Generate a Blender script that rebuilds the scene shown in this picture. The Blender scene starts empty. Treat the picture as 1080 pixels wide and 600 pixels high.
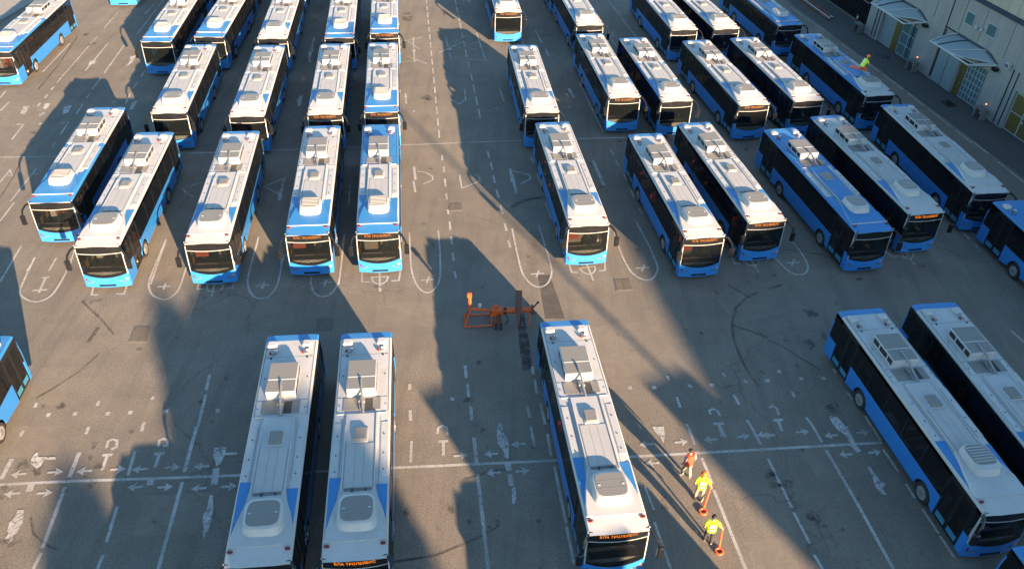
import bpy, bmesh, math, random
from mathutils import Vector, Matrix
R=math.radians
random.seed(7)
scene=bpy.context.scene
COL=scene.collection
LINES=[(0.16,[(-20.81,21.6),(-18.01,21.91),(-11.29,22.54),(-4.78,23.26),(2.15,23.99),(6.97,24.54),(16.99,25.75)]),(0.12,[(-34.4,48.15),(-30.79,48.54),(-22.69,49.61),(-17.91,50.29),(-8.28,51.87),(0.29,53.26),(7.84,54.32)]),(0.2,[(-21.01,22.96),(-20.91,21.89)]),(0.2,[(-18.34,23.45),(-18.18,22.12)]),(0.17,[(-18.12,21.59),(-17.69,18.71)]),(0.15,[(-17.64,18.5),(-17.61,17.78)]),(0.15,[(-16.02,23.66),(-15.81,22.32)]),(0.15,[(-15.63,20.75),(-15.38,19.08)]),(0.15,[(-15.27,18.5),(-15.24,17.88)]),(0.18,[(-13.84,25.15),(-13.54,22.61)]),(0.16,[(-13.44,22.09),(-12.97,17.98)]),(0.16,[(-21.29,24.56),(-21.27,24.22)]),(0.16,[(-18.56,24.91),(-18.51,24.49)]),(0.16,[(-16.2,25.03),(-16.15,24.75)]),(0.16,[(-14.29,28.47),(-14.13,27.44)]),(0.16,[(-14.06,27.13),(-13.78,25.15)]),(0.16,[(-21.51,26.24),(-21.45,25.95)]),(0.16,[(-18.77,26.51),(-18.72,26.18)]),(0.16,[(-16.41,26.9),(-16.41,26.68)]),(0.16,[(-16.23,25.31),(-16.23,25.03)]),(0.26,[(-20.73,25.52),(-20.55,25.54)]),(0.26,[(-19.58,25.65),(-19.4,25.67)]),(0.26,[(-18.14,25.72),(-17.96,25.75)]),(0.26,[(-17.17,25.85),(-16.99,25.87)]),(0.26,[(-15.61,26.0),(-15.42,26.02)]),(0.26,[(-13.3,26.15),(-13.12,26.17)]),(0.3,[(-19.47,21.31),(-19.56,21.69)]),(0.3,[(-14.73,21.86),(-14.77,22.2)]),(0.3,[(-12.08,22.0),(-12.26,22.86)]),(0.17,[(-17.3,23.34),(-16.89,23.4)]),(0.15,[(-17.09,23.35),(-17.0,22.55)]),(0.13,[(-17.3,23.74),(-17.38,24.11),(-17.24,24.25),(-17.0,24.18),(-16.89,23.82),(-17.06,23.68)]),(0.17,[(-15.14,23.51),(-14.73,23.57)]),(0.15,[(-14.92,23.52),(-14.83,22.78)]),(0.13,[(-15.11,23.91),(-15.19,24.27),(-15.05,24.39),(-14.85,24.29),(-14.75,24.0),(-14.92,23.96)]),(0.17,[(-3.02,24.82),(-2.56,24.87)]),(0.15,[(-2.79,24.83),(-2.71,24.02)]),(0.13,[(-3.09,25.26),(-3.09,25.62),(-2.92,25.77),(-2.7,25.67),(-2.63,25.22)]),(0.17,[(9.5,26.5),(10.0,26.55)]),(0.15,[(9.74,26.48),(9.75,25.76)]),(0.13,[(9.46,27.09),(9.44,27.33),(9.6,27.45),(9.83,27.31),(9.89,27.01)]),(0.17,[(12.33,26.86),(12.79,26.93)]),(0.15,[(12.55,26.87),(12.58,26.19)]),(0.13,[(12.32,27.66),(12.51,27.8),(12.67,27.6),(12.66,27.22)]),(0.2,[(-1.44,25.13),(-1.24,23.59)]),(0.17,[(-1.16,23.07),(-0.5,18.51)]),(0.14,[(-4.2,24.79),(-4.09,23.58)]),(0.3,[(0.08,23.78),(0.18,23.33)]),(0.24,[(0.2,23.14),(0.3,22.51)]),(0.17,[(-4.7,28.34),(-4.66,27.94)]),(0.17,[(-4.48,26.65),(-4.38,25.99)]),(0.17,[(-2.15,29.76),(-2.04,28.88)]),(0.17,[(-1.94,28.48),(-1.84,27.62)]),(0.17,[(-1.71,27.01),(-1.6,26.13)]),(0.17,[(-0.32,26.05),(-0.27,25.83)]),(0.17,[(-7.26,35.96),(-7.16,35.33)]),(0.26,[(-2.69,27.45),(-2.51,27.46)]),(0.15,[(1.1,25.9),(1.27,24.71)]),(0.15,[(1.85,25.51),(1.99,24.21)]),(0.15,[(2.12,23.68),(2.55,20.76)]),(0.14,[(2.56,20.59),(2.81,18.86)]),(0.14,[(8.32,26.26),(8.43,25.2)]),(0.15,[(8.63,24.46),(8.86,23.04)]),(0.16,[(8.86,22.73),(9.46,18.94)]),(0.14,[(9.79,26.34),(9.9,25.7)]),(0.15,[(11.22,26.41),(11.43,25.35)]),(0.13,[(6.15,20.98),(6.54,18.81)]),(0.1,[(5.95,22.78),(6.21,21.57)]),(0.15,[(1.14,29.89),(1.2,29.31)]),(0.15,[(1.26,28.98),(1.37,28.02)]),(0.15,[(1.54,27.41),(1.75,26.08)]),(0.15,[(0.93,27.15),(1.05,26.48)]),(0.15,[(7.75,29.58),(7.8,29.3)]),(0.15,[(10.52,29.93),(10.61,29.65)]),(0.15,[(8.03,28.14),(8.1,27.44)]),(0.15,[(10.79,28.44),(10.93,27.82)]),(0.15,[(11.09,26.82),(11.22,26.41)]),(0.15,[(8.23,26.44),(8.28,26.26)]),(0.24,[(5.74,28.64),(5.94,28.65)]),(0.24,[(6.92,28.71),(7.12,28.72)]),(0.24,[(8.66,28.92),(8.86,28.93)]),(0.24,[(9.74,29.03),(9.95,29.04)]),(0.24,[(11.44,29.39),(11.65,29.4)]),(0.24,[(12.5,29.47),(12.71,29.48)]),(0.15,[(14.09,26.56),(14.25,25.63)]),(0.16,[(14.31,25.17),(14.81,22.32),(15.28,19.18)]),(0.14,[(11.57,24.54),(11.98,21.95)]),(0.14,[(12.0,21.72),(12.28,20.24)]),(0.14,[(12.32,19.7),(12.48,19.07)]),(0.13,[(16.91,25.34),(17.16,24.08)]),(0.12,[(17.25,23.43),(17.38,22.69)]),(0.12,[(17.48,22.14),(17.71,20.93)]),(0.12,[(17.72,20.81),(17.9,19.83)]),(0.15,[(16.86,26.69),(16.96,25.84)]),(0.3,[(15.59,25.56),(15.78,25.14)]),(0.14,[(16.15,30.54),(16.17,30.2)]),(0.14,[(16.37,28.89),(16.45,28.42)]),(0.14,[(13.65,28.8),(13.7,28.43)]),(0.14,[(13.91,27.14),(14.09,26.56)]),(0.14,[(16.74,27.36),(16.81,26.69)]),(0.14,[(26.59,34.02),(26.85,33.09)]),(0.22,[(13.27,30.16),(13.46,30.17)]),(0.22,[(12.58,29.5),(12.76,29.51)]),(0.22,[(14.25,29.71),(14.44,29.72)]),(0.22,[(15.37,29.79),(15.56,29.8)]),(0.12,[(-6.27,41.14),(-5.98,39.1),(-5.69,37.37),(-5.34,36.25),(-4.96,35.59),(-4.57,35.39),(-4.24,35.72),(-4.05,36.42),(-4.07,37.47),(-4.3,39.59),(-4.57,41.46)]),(0.12,[(-26.85,37.22),(-26.3,34.54),(-25.94,33.82),(-25.0,33.36),(-24.42,33.86),(-24.42,35.07),(-24.59,36.33)]),(0.12,[(-25.76,41.15),(-24.56,36.36)]),(0.12,[(-20.25,39.42),(-19.83,35.78),(-19.46,34.71),(-18.99,34.16),(-18.41,33.96),(-18.11,34.22),(-17.96,34.97),(-18.21,36.87)]),(0.12,[(-15.02,40.06),(-14.59,36.37),(-14.34,35.36),(-14.0,34.71),(-13.66,34.4),(-13.34,34.34),(-13.03,34.52),(-12.83,35.15),(-12.86,36.33),(-13.23,38.44)]),(0.12,[(-11.27,37.47),(-11.11,36.24),(-10.88,35.4),(-10.5,34.84),(-10.08,34.7),(-9.76,34.97),(-9.59,35.56),(-9.58,36.6),(-10.07,40.58)]),(0.12,[(-0.13,41.96),(0.21,39.5),(0.51,37.67),(0.84,36.81),(1.21,36.35),(1.58,36.27),(1.95,36.57),(2.18,37.33),(2.18,38.23),(1.87,40.19),(1.49,42.44)]),(0.12,[(6.07,41.97),(6.28,39.99),(6.61,38.37),(6.95,37.63),(7.45,37.26),(7.84,37.37),(8.16,37.88),(8.31,38.71),(8.0,40.89),(7.5,43.37)]),(0.12,[(16.71,41.91),(17.03,40.79),(17.15,39.5),(17.0,38.8),(16.67,38.37),(16.14,38.34),(15.74,38.9),(15.38,39.86)]),(0.13,[(-19.14,34.99),(-18.46,35.12)]),(0.13,[(-18.83,35.35),(-18.75,34.77)]),(0.13,[(-13.92,35.42),(-13.23,35.55)]),(0.13,[(-13.57,35.79),(-13.55,35.19)]),(0.13,[(-10.61,35.86),(-9.91,35.99)]),(0.13,[(-10.24,36.22),(-10.25,35.62)]),(0.13,[(1.03,37.42),(1.78,37.55)]),(0.13,[(1.49,37.8),(1.35,37.17)]),(0.13,[(7.07,38.36),(7.85,38.5)]),(0.13,[(7.58,38.75),(7.37,38.1)]),(0.13,[(15.92,39.42),(16.73,39.57)]),(0.13,[(16.49,39.84),(16.18,39.16)]),(0.13,[(-5.06,36.48),(-4.33,36.62)]),(0.13,[(-4.65,36.86),(-4.72,36.25)]),(0.14,[(-25.61,35.42),(-25.23,35.49)]),(0.14,[(-25.41,35.44),(-25.15,34.12)]),(0.14,[(-25.59,34.29),(-24.84,34.42)]),(0.12,[(-28.13,38.27),(-27.63,34.92)]),(0.1,[(-26.83,37.27),(-26.69,35.94)]),(0.12,[(-25.66,37.27),(-25.51,36.06)]),(0.12,[(-22.6,35.02),(-22.34,34.12),(-21.98,34.14)]),(0.12,[(-20.82,35.07),(-20.69,34.3),(-21.09,34.28)]),(0.12,[(-17.09,35.5),(-16.97,34.94),(-16.66,34.96)]),(0.12,[(-15.2,35.76),(-15.14,35.14),(-15.48,35.12)]),(0.12,[(-16.59,35.39),(-16.42,34.89),(-16.18,34.77),(-15.78,34.82),(-15.65,35.11),(-15.7,35.44),(-16.59,35.39)]),(0.13,[(-16.21,35.55),(-16.0,34.21)]),(0.12,[(-8.44,37.11),(-8.28,36.13),(-7.85,36.15)]),(0.12,[(-6.3,37.3),(-6.27,36.37),(-6.68,36.31)]),(0.12,[(-7.83,36.59),(-7.67,36.16),(-7.44,36.01),(-7.13,36.03),(-6.94,36.27),(-6.91,36.7),(-7.83,36.59)]),(0.13,[(-7.46,37.17),(-7.16,35.29)]),(0.12,[(3.22,38.54),(3.34,37.73),(3.7,37.75)]),(0.12,[(5.28,38.82),(5.28,38.06),(4.91,37.95)]),(0.12,[(3.81,38.15),(4.0,37.77),(4.27,37.61),(4.58,37.75),(4.72,38.12),(4.67,38.39),(3.81,38.15)]),(0.13,[(4.24,38.6),(4.54,37.03)]),(0.12,[(12.77,40.25),(12.88,39.15),(13.25,39.21)]),(0.12,[(15.01,39.92),(14.77,39.43),(14.43,39.38)]),(0.12,[(13.4,39.5),(13.6,39.11),(13.95,39.0),(14.27,39.24),(14.33,39.68),(13.4,39.5)]),(0.13,[(13.88,40.0),(14.09,38.37)]),(0.12,[(22.25,41.13),(22.42,40.49),(22.91,40.55)]),(0.12,[(23.01,40.85),(23.15,40.44),(23.45,40.33),(23.82,40.64),(23.86,40.97),(23.01,40.85)]),(0.13,[(23.38,41.1),(23.54,39.71)]),(0.15,[(-5.16,50.7),(-5.08,49.94)]),(0.15,[(-4.92,49.14),(-4.81,48.36)]),(0.15,[(-4.7,47.52),(-4.57,46.54)]),(0.15,[(-4.45,45.69),(-4.34,44.95)]),(0.15,[(-4.2,43.79),(-4.09,43.25)]),(0.15,[(-3.97,42.46),(-3.83,41.51)]),(0.15,[(-3.75,40.86),(-3.6,39.95)]),(0.15,[(-3.52,39.17),(-3.38,38.38)]),(0.15,[(-3.27,37.41),(-3.14,36.76)]),(0.15,[(-2.05,51.45),(-1.89,50.52)]),(0.15,[(-1.78,49.87),(-1.61,48.91)]),(0.15,[(-1.54,48.22),(-1.35,47.16)]),(0.15,[(-1.26,46.42),(-1.06,45.41)]),(0.15,[(-0.94,44.57),(-0.74,43.48)]),(0.15,[(-0.6,42.43),(-0.45,41.66)]),(0.15,[(-0.34,40.66),(-0.19,39.93)]),(0.12,[(-6.61,48.32),(-6.05,48.26),(-5.53,47.77),(-5.48,47.31),(-6.04,46.73)]),(0.2,[(-6.9,48.93),(-6.6,47.23)]),(0.16,[(-6.72,47.07),(-6.43,45.69)]),(0.12,[(-3.77,48.06),(-3.5,46.41),(-2.36,47.39),(-2.47,48.0),(-2.72,48.14)]),(0.2,[(-0.42,49.19),(-0.25,47.39)]),(0.12,[(-0.29,48.88),(0.83,48.46),(1.0,47.94),(0.3,47.19)]),(0.2,[(-0.28,48.47),(0.05,46.07)]),(0.24,[(5.27,50.73),(5.81,47.38)]),(0.12,[(-15.06,46.91),(-16.13,45.64),(-14.93,44.8)]),(0.2,[(-15.11,46.76),(-14.81,44.15)]),(0.1,[(-21.21,45.12),(-20.8,44.57),(-20.23,44.19)]),(0.12,[(-20.85,45.38),(-20.26,45.93)]),(0.1,[(-22.24,49.61),(-20.62,49.84)]),(0.1,[(-10.77,46.32),(-10.36,43.77)]),(0.1,[(-10.08,40.63),(-9.49,35.82)]),(0.12,[(-13.12,38.38),(-12.79,35.62)]),(0.1,[(-15.03,40.06),(-14.85,38.86)]),(0.12,[(-20.25,39.42),(-19.6,35.2)]),(0.14,[(-38.4,67.61),(-37.95,61.72)]),(0.14,[(-35.29,67.92),(-34.78,62.24)]),(0.14,[(-33.83,67.8),(-33.13,61.93)]),(0.1,[(-36.82,69.39),(-35.97,59.87)]),(0.16,[(-35.86,59.22),(-35.83,58.58)]),(0.15,[(-35.14,52.89),(-34.83,50.59)]),(0.15,[(-37.88,56.32),(-37.78,54.75)]),(0.14,[(-35.72,57.74),(-35.61,57.13)]),(0.14,[(-35.58,56.32),(-35.48,55.73)]),(0.15,[(-34.53,54.83),(-34.68,54.24)]),(0.1,[(-34.49,79.06),(-33.65,69.98)]),(0.14,[(-30.18,62.9),(-30.04,61.52)]),(0.14,[(-29.9,60.41),(-29.85,59.32)]),(0.14,[(-29.71,58.48),(-29.36,56.65)]),(0.14,[(-33.04,61.02),(-32.8,58.93)]),(0.14,[(-32.68,58.22),(-32.6,57.39)]),(0.14,[(-32.43,56.39),(-32.19,54.64)]),(0.14,[(-32.21,53.5),(-31.91,51.53)]),(0.1,[(-34.85,75.14),(-34.91,78.01)]),(0.1,[(-37.4,75.5),(-37.01,71.34)]),(0.14,[(-39.03,58.08),(-38.85,56.85)]),(0.25,[(-34.15,53.04),(-33.86,53.07)]),(0.25,[(-35.61,52.85),(-35.32,52.87)]),(0.25,[(-32.68,53.27),(-32.39,53.3)]),(0.25,[(-30.49,56.88),(-30.19,56.9)]),(0.11,[(-31.37,46.93),(-31.04,42.86)]),(0.11,[(-30.76,42.75),(-30.56,40.64)]),(0.11,[(-32.94,46.66),(-32.8,45.01)]),(0.11,[(-31.76,50.49),(-31.69,49.82)]),(0.12,[(-31.35,46.07),(-30.97,46.25)]),(0.1,[(-32.79,45.9),(-32.43,45.84),(-32.94,46.56)]),(0.13,[(-9.64,71.84),(-8.89,66.34)]),(0.4,[(-9.35,68.86),(-9.05,68.89)]),(0.1,[(-10.81,70.61),(-8.86,71.91)]),(0.1,[(-10.13,66.23),(-8.52,66.88)]),(0.1,[(-10.02,70.96),(-8.77,69.19)]),(0.1,[(-7.84,66.19),(-9.6,67.54)]),(0.12,[(-6.79,72.4),(-6.37,69.96)]),(0.35,[(-6.42,69.31),(-6.03,69.56)]),(0.12,[(-6.16,68.65),(-5.91,67.38)]),(0.1,[(-7.07,68.56),(-5.02,71.46)]),(0.1,[(-5.53,69.77),(-3.36,71.9)]),(0.12,[(-4.09,73.54),(-2.92,67.16)]),(0.1,[(-4.43,67.27),(-3.13,67.39)]),(0.1,[(-4.82,70.11),(-3.64,69.42)]),(0.1,[(-5.84,71.1),(-4.9,72.88)]),(0.12,[(-5.41,82.28),(-5.11,81.28)]),(0.1,[(-5.97,81.87),(-4.58,82.23)]),(0.16,[(-8.9,60.3),(-8.59,58.43)]),(0.1,[(-8.95,59.57),(-8.56,59.78)]),(0.2,[(-7.98,57.26),(-7.76,57.24)]),(0.12,[(-4.35,61.58),(-4.11,59.44)]),(0.1,[(-5.31,59.55),(-4.52,58.78),(-4.12,59.65)]),(0.14,[(-1.52,61.61),(-1.17,59.48)]),(0.1,[(-1.64,60.72),(-1.11,60.42)]),(0.16,[(-1.84,58.18),(-1.62,58.2)]),(0.16,[(-18.17,67.49),(-17.78,68.05)]),(0.16,[(-16.9,59.18),(-16.57,57.34)]),(0.1,[(-16.98,58.33),(-16.63,59.2)]),(0.18,[(-18.3,70.97),(-17.94,68.3)]),(0.1,[(-13.88,66.62),(-13.1,67.98)]),(0.12,[(-12.97,59.73),(-12.86,58.06)]),(0.14,[(-16.99,55.71),(-16.84,55.8)]),(0.13,[(1.24,74.78),(1.83,71.86)]),(0.13,[(2.14,70.52),(2.43,68.69)]),(0.11,[(8.58,83.83),(10.49,73.85)]),(0.1,[(4.87,63.54),(6.25,54.96)]),(0.25,[(3.97,62.32),(4.32,60.6)]),(0.16,[(3.77,58.95),(3.99,58.97)]),(0.1,[(8.66,75.42),(7.69,72.44)]),(0.1,[(8.03,74.18),(8.46,71.41)]),(0.1,[(8.27,74.5),(8.72,73.39)]),(0.1,[(-0.1,73.36),(0.25,71.15)]),(0.12,[(4.3,53.81),(8.19,54.3)]),(0.11,[(6.59,52.47),(6.75,51.62)]),(0.11,[(6.85,50.95),(7.02,49.98)]),(0.11,[(7.23,49.03),(7.39,48.11)]),(0.11,[(7.53,47.05),(7.67,46.03)]),(0.11,[(7.85,44.77),(8.01,44.09)]),(0.11,[(0.98,50.84),(1.23,49.87)]),(0.11,[(1.39,48.6),(1.7,46.93)]),(0.11,[(1.92,45.19),(2.27,43.15)]),(0.12,[(29.26,74.12),(29.91,71.96)]),(0.12,[(30.03,71.33),(30.74,68.04)]),(0.12,[(30.89,67.56),(31.54,64.53)]),(0.12,[(31.69,63.95),(32.2,61.58)]),(0.12,[(32.3,61.08),(32.89,58.08)]),(0.12,[(33.02,57.5),(33.43,55.47)]),(0.12,[(27.5,80.8),(28.67,77.46)]),(0.12,[(26.95,83.76),(27.47,81.13)]),(0.12,[(33.6,55.66),(33.97,53.89)]),(0.12,[(34.13,52.7),(34.7,49.95)]),(0.12,[(27.81,43.56),(27.95,42.66)]),(0.12,[(28.04,42.15),(28.1,41.46)]),(0.14,[(-9.52,81.82),(-9.36,80.62)]),(0.14,[(-9.27,80.0),(-9.1,78.79)]),(0.14,[(-9.02,78.17),(-8.85,76.96)]),(0.14,[(-8.77,76.34),(-8.6,75.13)]),(0.14,[(-8.52,74.51),(-8.35,73.3)]),(0.14,[(-8.26,72.68),(-8.1,71.48)]),(0.14,[(-8.01,70.85),(-7.85,69.65)]),(0.14,[(-7.76,69.03),(-7.6,67.82)]),(0.14,[(-7.51,67.2),(-7.34,65.99)]),(0.14,[(-7.26,65.37),(-7.09,64.16)]),(0.14,[(-7.01,63.54),(-6.84,62.33)]),(0.14,[(-6.76,61.71),(-6.59,60.5)]),(0.14,[(-6.51,59.88),(-6.34,58.68)]),(0.14,[(-6.25,58.05),(-6.09,56.85)]),(0.14,[(-6.0,56.23),(-5.84,55.02)]),(0.14,[(-5.75,54.4),(-5.58,53.19)]),(0.13,[(-6.69,82.14),(-6.45,80.56)]),(0.13,[(-6.38,80.03),(-6.14,78.46)]),(0.13,[(-6.06,77.93),(-5.83,76.35)]),(0.13,[(-5.75,75.83),(-5.52,74.25)]),(0.13,[(-5.44,73.72),(-5.21,72.15)]),(0.13,[(-5.13,71.62),(-4.89,70.04)]),(0.13,[(-4.81,69.52),(-4.58,67.94)]),(0.15,[(-4.38,66.82),(-4.16,65.36)]),(0.15,[(-4.05,64.6),(-3.83,63.14)]),(0.15,[(-3.72,62.39),(-3.5,60.92)]),(0.15,[(-3.39,60.17),(-3.17,58.71)]),(0.15,[(-3.05,57.95),(-2.83,56.49)])]
ARROWS=[(-20.33,22.16,-1),(-17.71,22.45,-1),(-15.45,22.65,-1),(-12.91,22.92,-1),(-20.11,21.17,-1),(-15.28,21.72,-1),(-12.67,21.78,-1),(-18.85,22.34,1),(-16.32,22.61,1),(-14.09,22.82,1),(-18.79,21.26,1),(-14.04,21.78,1),(-11.43,21.94,1),(-1.94,24.06,1),(-0.65,24.21,-1),(-0.51,23.17,-1),(0.76,23.33,1),(9.17,25.52,-1),(10.72,25.78,1),(7.86,25.32,1),(6.39,24.02,-1),(0.53,24.82,-1),(13.51,26.21,1),(14.76,26.04,-1),(16.3,26.3,1),(15.09,24.94,-1),(16.47,25.14,1),(11.87,25.9,-1),(6.24,25.1,-1),(11.66,25.93,-1)]
BLOBS=[[(-20.16,23.3),(-20.09,23.36),(-19.94,23.1),(-19.22,23.14),(-19.16,23.01),(-19.64,22.96),(-19.59,22.64),(-19.69,22.42),(-19.92,22.63),(-20.1,22.75),(-20.2,23.07)],[(-19.48,20.38),(-19.25,20.41),(-19.0,19.85),(-19.01,19.63),(-18.99,19.3),(-19.07,19.24),(-18.98,19.0),(-19.08,18.84),(-19.32,19.07),(-19.29,19.31),(-19.41,19.39),(-19.51,19.78),(-19.43,20.04)],[(-12.68,23.96),(-12.18,24.04),(-12.11,23.72),(-11.64,23.77),(-11.6,23.64),(-12.1,23.59),(-12.15,23.06),(-12.31,22.99),(-12.45,23.31),(-12.59,23.46)],[(-12.1,21.45),(-11.94,21.45),(-11.76,20.81),(-11.64,20.3),(-11.63,19.79),(-11.69,19.38),(-11.81,19.62),(-11.82,19.84),(-11.99,20.17),(-12.06,20.51),(-12.0,20.74)],[(-0.4,25.83),(-0.19,25.84),(-0.12,25.41),(0.07,25.14),(0.14,24.73),(0.14,23.98),(-0.05,24.04),(-0.09,24.38),(-0.36,24.77),(-0.43,25.25)],[(6.62,26.18),(7.17,26.21),(7.15,25.63),(7.03,25.2),(6.93,25.55),(6.75,25.83)],[(15.2,26.61),(15.7,26.64),(15.73,26.2),(15.77,25.57),(15.54,25.51),(15.45,25.97),(15.26,26.47)],[(15.03,27.27),(15.37,27.21),(15.57,26.78),(15.63,26.05),(15.22,26.32),(15.04,26.75)],[(15.87,24.41),(15.98,24.28),(16.17,23.57),(16.39,23.33),(16.13,23.15),(16.2,22.76),(15.99,22.87),(15.86,23.24),(15.92,23.76)],[(-35.23,64.2),(-34.82,64.39),(-34.62,63.68),(-34.98,63.26)],[(-36.49,55.64),(-36.1,55.75),(-35.76,54.34),(-36.18,54.49)],[(-35.15,56.15),(-34.8,56.34),(-34.63,55.4),(-34.92,55.3)],[(-32.38,65.36),(-31.99,65.65),(-31.73,64.19),(-31.93,63.21),(-32.07,64.31)],[(-33.59,55.81),(-33.11,56.13),(-32.86,54.97),(-33.06,54.45)],[(-28.99,57.09),(-28.72,57.31),(-28.46,55.93),(-28.68,55.59)],[(-15.2,45.27),(-14.87,45.29),(-14.7,44.44),(-14.77,44.01),(-14.96,44.42)],[(-16.89,58.34),(-16.67,58.98),(-16.44,57.55),(-16.56,57.14)],[(-18.19,68.53),(-17.68,68.32),(-17.77,67.53),(-17.43,65.29),(-17.74,66.01)],[(0.32,22.33),(0.44,22.52),(0.53,21.91),(0.42,21.54),(0.34,21.66)]]
STAINS=[(-20.33,22.61,0.35),(-17.85,23.87,0.3),(-17.73,23.15,0.2),(-17.17,22.72,0.25),(-19.61,22.36,0.35),(-20.53,21.42,0.2),(-20.37,21.0,0.2),(-19.06,18.9,0.4),(-17.09,21.82,0.3),(-13.4,28.35,0.32),(-20.29,26.05,0.28),(-21.08,26.01,0.15),(-21.36,32.48,0.25),(-22.01,33.58,0.3),(-18.22,30.02,0.2),(-13.24,25.46,0.2),(-14.16,26.67,0.2),(-1.9,27.42,0.26),(-1.62,35.99,0.1),(-1.49,30.03,0.25),(-3.95,21.05,0.3),(-2.12,21.19,0.25),(-0.23,20.64,0.25),(-2.59,20.23,0.12),(-1.09,25.58,0.25),(1.19,24.71,0.2),(6.67,21.69,0.2),(11.51,23.57,0.45),(12.03,23.16,0.4),(11.5,23.1,0.3),(12.76,21.51,0.42),(12.81,21.17,0.12),(13.12,21.07,0.15),(13.81,20.92,0.12),(13.24,25.14,0.12),(16.22,34.85,0.4),(15.41,32.39,0.45),(14.26,32.53,0.2),(15.88,35.01,0.2),(17.83,35.8,0.2),(15.24,27.74,0.4),(13.92,28.72,0.15),(16.38,33.11,0.35),(25.48,37.98,0.1),(-37.89,69.72,0.5),(-36.51,67.69,0.5),(-33.87,51.65,0.3),(-10.69,76.46,1.0),(-10.84,77.7,0.5),(-7.15,59.6,0.7),(-7.28,78.08,0.6),(12.49,30.0,0.25),(12.21,36.34,0.25),(10.09,28.01,0.2),(9.22,35.6,0.15),(5.6,32.44,0.15),(-4.75,39.95,0.2),(5.6,47.21,0.3)]
TRACKS=[(0.3,[(-0.18,44.34),(0.26,44.94),(1.01,45.47),(1.92,45.68)]),(0.16,[(13.71,36.6),(12.85,35.92),(12.16,35.06),(11.74,33.84),(11.55,32.5),(11.64,31.07),(11.83,29.96),(12.11,29.07)]),(0.14,[(11.75,33.55),(12.39,33.3),(13.38,32.7)]),(0.14,[(12.1,37.15),(12.53,36.64),(13.07,36.04)]),(0.18,[(-20.92,31.57),(-20.93,31.02),(-20.95,30.39)]),(0.12,[(-19.93,31.08),(-20.97,32.13),(-22.63,33.58)]),(0.12,[(-20.06,29.66),(-20.51,28.3),(-21.22,27.14),(-21.69,26.51)]),(0.12,[(-1.7,22.79),(-0.51,23.3),(0.3,23.47)]),(0.12,[(-4.16,18.67),(-2.55,19.05),(-1.03,19.87),(-0.21,20.47)]),(0.1,[(-18.81,20.09),(-18.35,19.33),(-17.56,18.82),(-17.13,18.68)]),(0.12,[(13.33,32.51),(13.97,32.09),(14.63,31.32),(15.46,30.41)]),(0.12,[(-38.52,69.49),(-37.4,63.42),(-36.79,58.49)]),(0.1,[(-33.26,50.37),(-33.25,49.36),(-32.35,45.94),(-31.88,43.22)]),(0.16,[(14.3,36.85),(15.21,37.34)]),(0.1,[(16.03,40.87),(17.92,40.5),(19.57,39.89)])]
SPILL=[(0.31, 33.88), (0.71, 33.9), (0.82, 32.82), (0.98, 31.72), (1.08, 30.66), (1.15, 29.77), (0.9, 29.56), (0.67, 29.61), (0.56, 30.63), (0.44, 32.06)]
DARKLANE=[(1.42, 37.37), (2.12, 37.41), (2.87, 33.63), (1.82, 33.57)]
BUSES=[('A',-26.553,44.432,0.132,0.978),('B',-22.258,40.854,0.118,1.042),('C',-16.863,41.466,0.132,1.036),('D',-11.867,42.598,0.135,1.038),('E',-8.164,43.062,0.134,1.043),('F',3.203,44.426,0.152,1.029),('G',9.378,43.485,0.174,0.998),('H',13.021,45.327,0.197,1.008),('I',18.797,44.822,0.207,1.026),('J',22.487,46.98,0.203,1.037),('K',27.757,49.437,0.145,0.997),('B2',-23.908,55.674,0.132,0.972),('C2',-18.695,55.784,0.124,0.997),('D2',-13.732,56.556,0.133,1.007),('E2',-10.064,57.195,0.137,1.007),('F2',0.882,57.91,0.131,0.981),('G2',6.544,60.835,0.164,0.994),('H2',10.151,60.419,0.181,0.976),('I2',15.44,60.36,0.204,0.992),('J2',19.528,61.366,0.208,0.989),('K2',25.133,62.728,0.201,0.993),('R',3.354,24.22,0.146,0.982),('P',-9.126,22.415,0.126,0.994),('Q',-5.843,22.772,0.125,0.991),('S',18.064,25.843,0.175,0.999),('M',-39.722,64.727,0.08,1.0),('A3',-28.968,67.785,0.109,1.0),('B3',-25.095,69.154,0.079,1.0),('C3',-20.365,69.289,0.118,1.0),('D3',-15.313,69.945,0.138,1.0),('E3',-11.935,71.294,0.142,1.0),('X3',-38.245,82.549,0.165,1.0),('A4',-30.664,81.442,0.133,1.0),('B4',-26.705,82.121,0.131,1.0),('C4',-22.069,82.366,0.131,1.0),('D4',-17.233,83.141,0.131,1.0),('F3',-2.038,77.187,0.143,1.0),('G3',4.733,74.758,0.173,1.0),('G4',2.815,85.376,0.157,1.0),('H3',12.6,74.503,0.186,1.0),('I3',16.03,75.037,0.225,1.0),('J3',21.835,76.528,0.217,1.0),('L',30.203,36.671,0.151,1.0),('T',21.763,26.524,0.148,1.0),('U',20.568,12.66,0.175,1.0),('V',-22.669,21.477,0.127,1.0)]
CAM=(875.277316, 0.657276, 28.097582, 0.03759)

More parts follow.
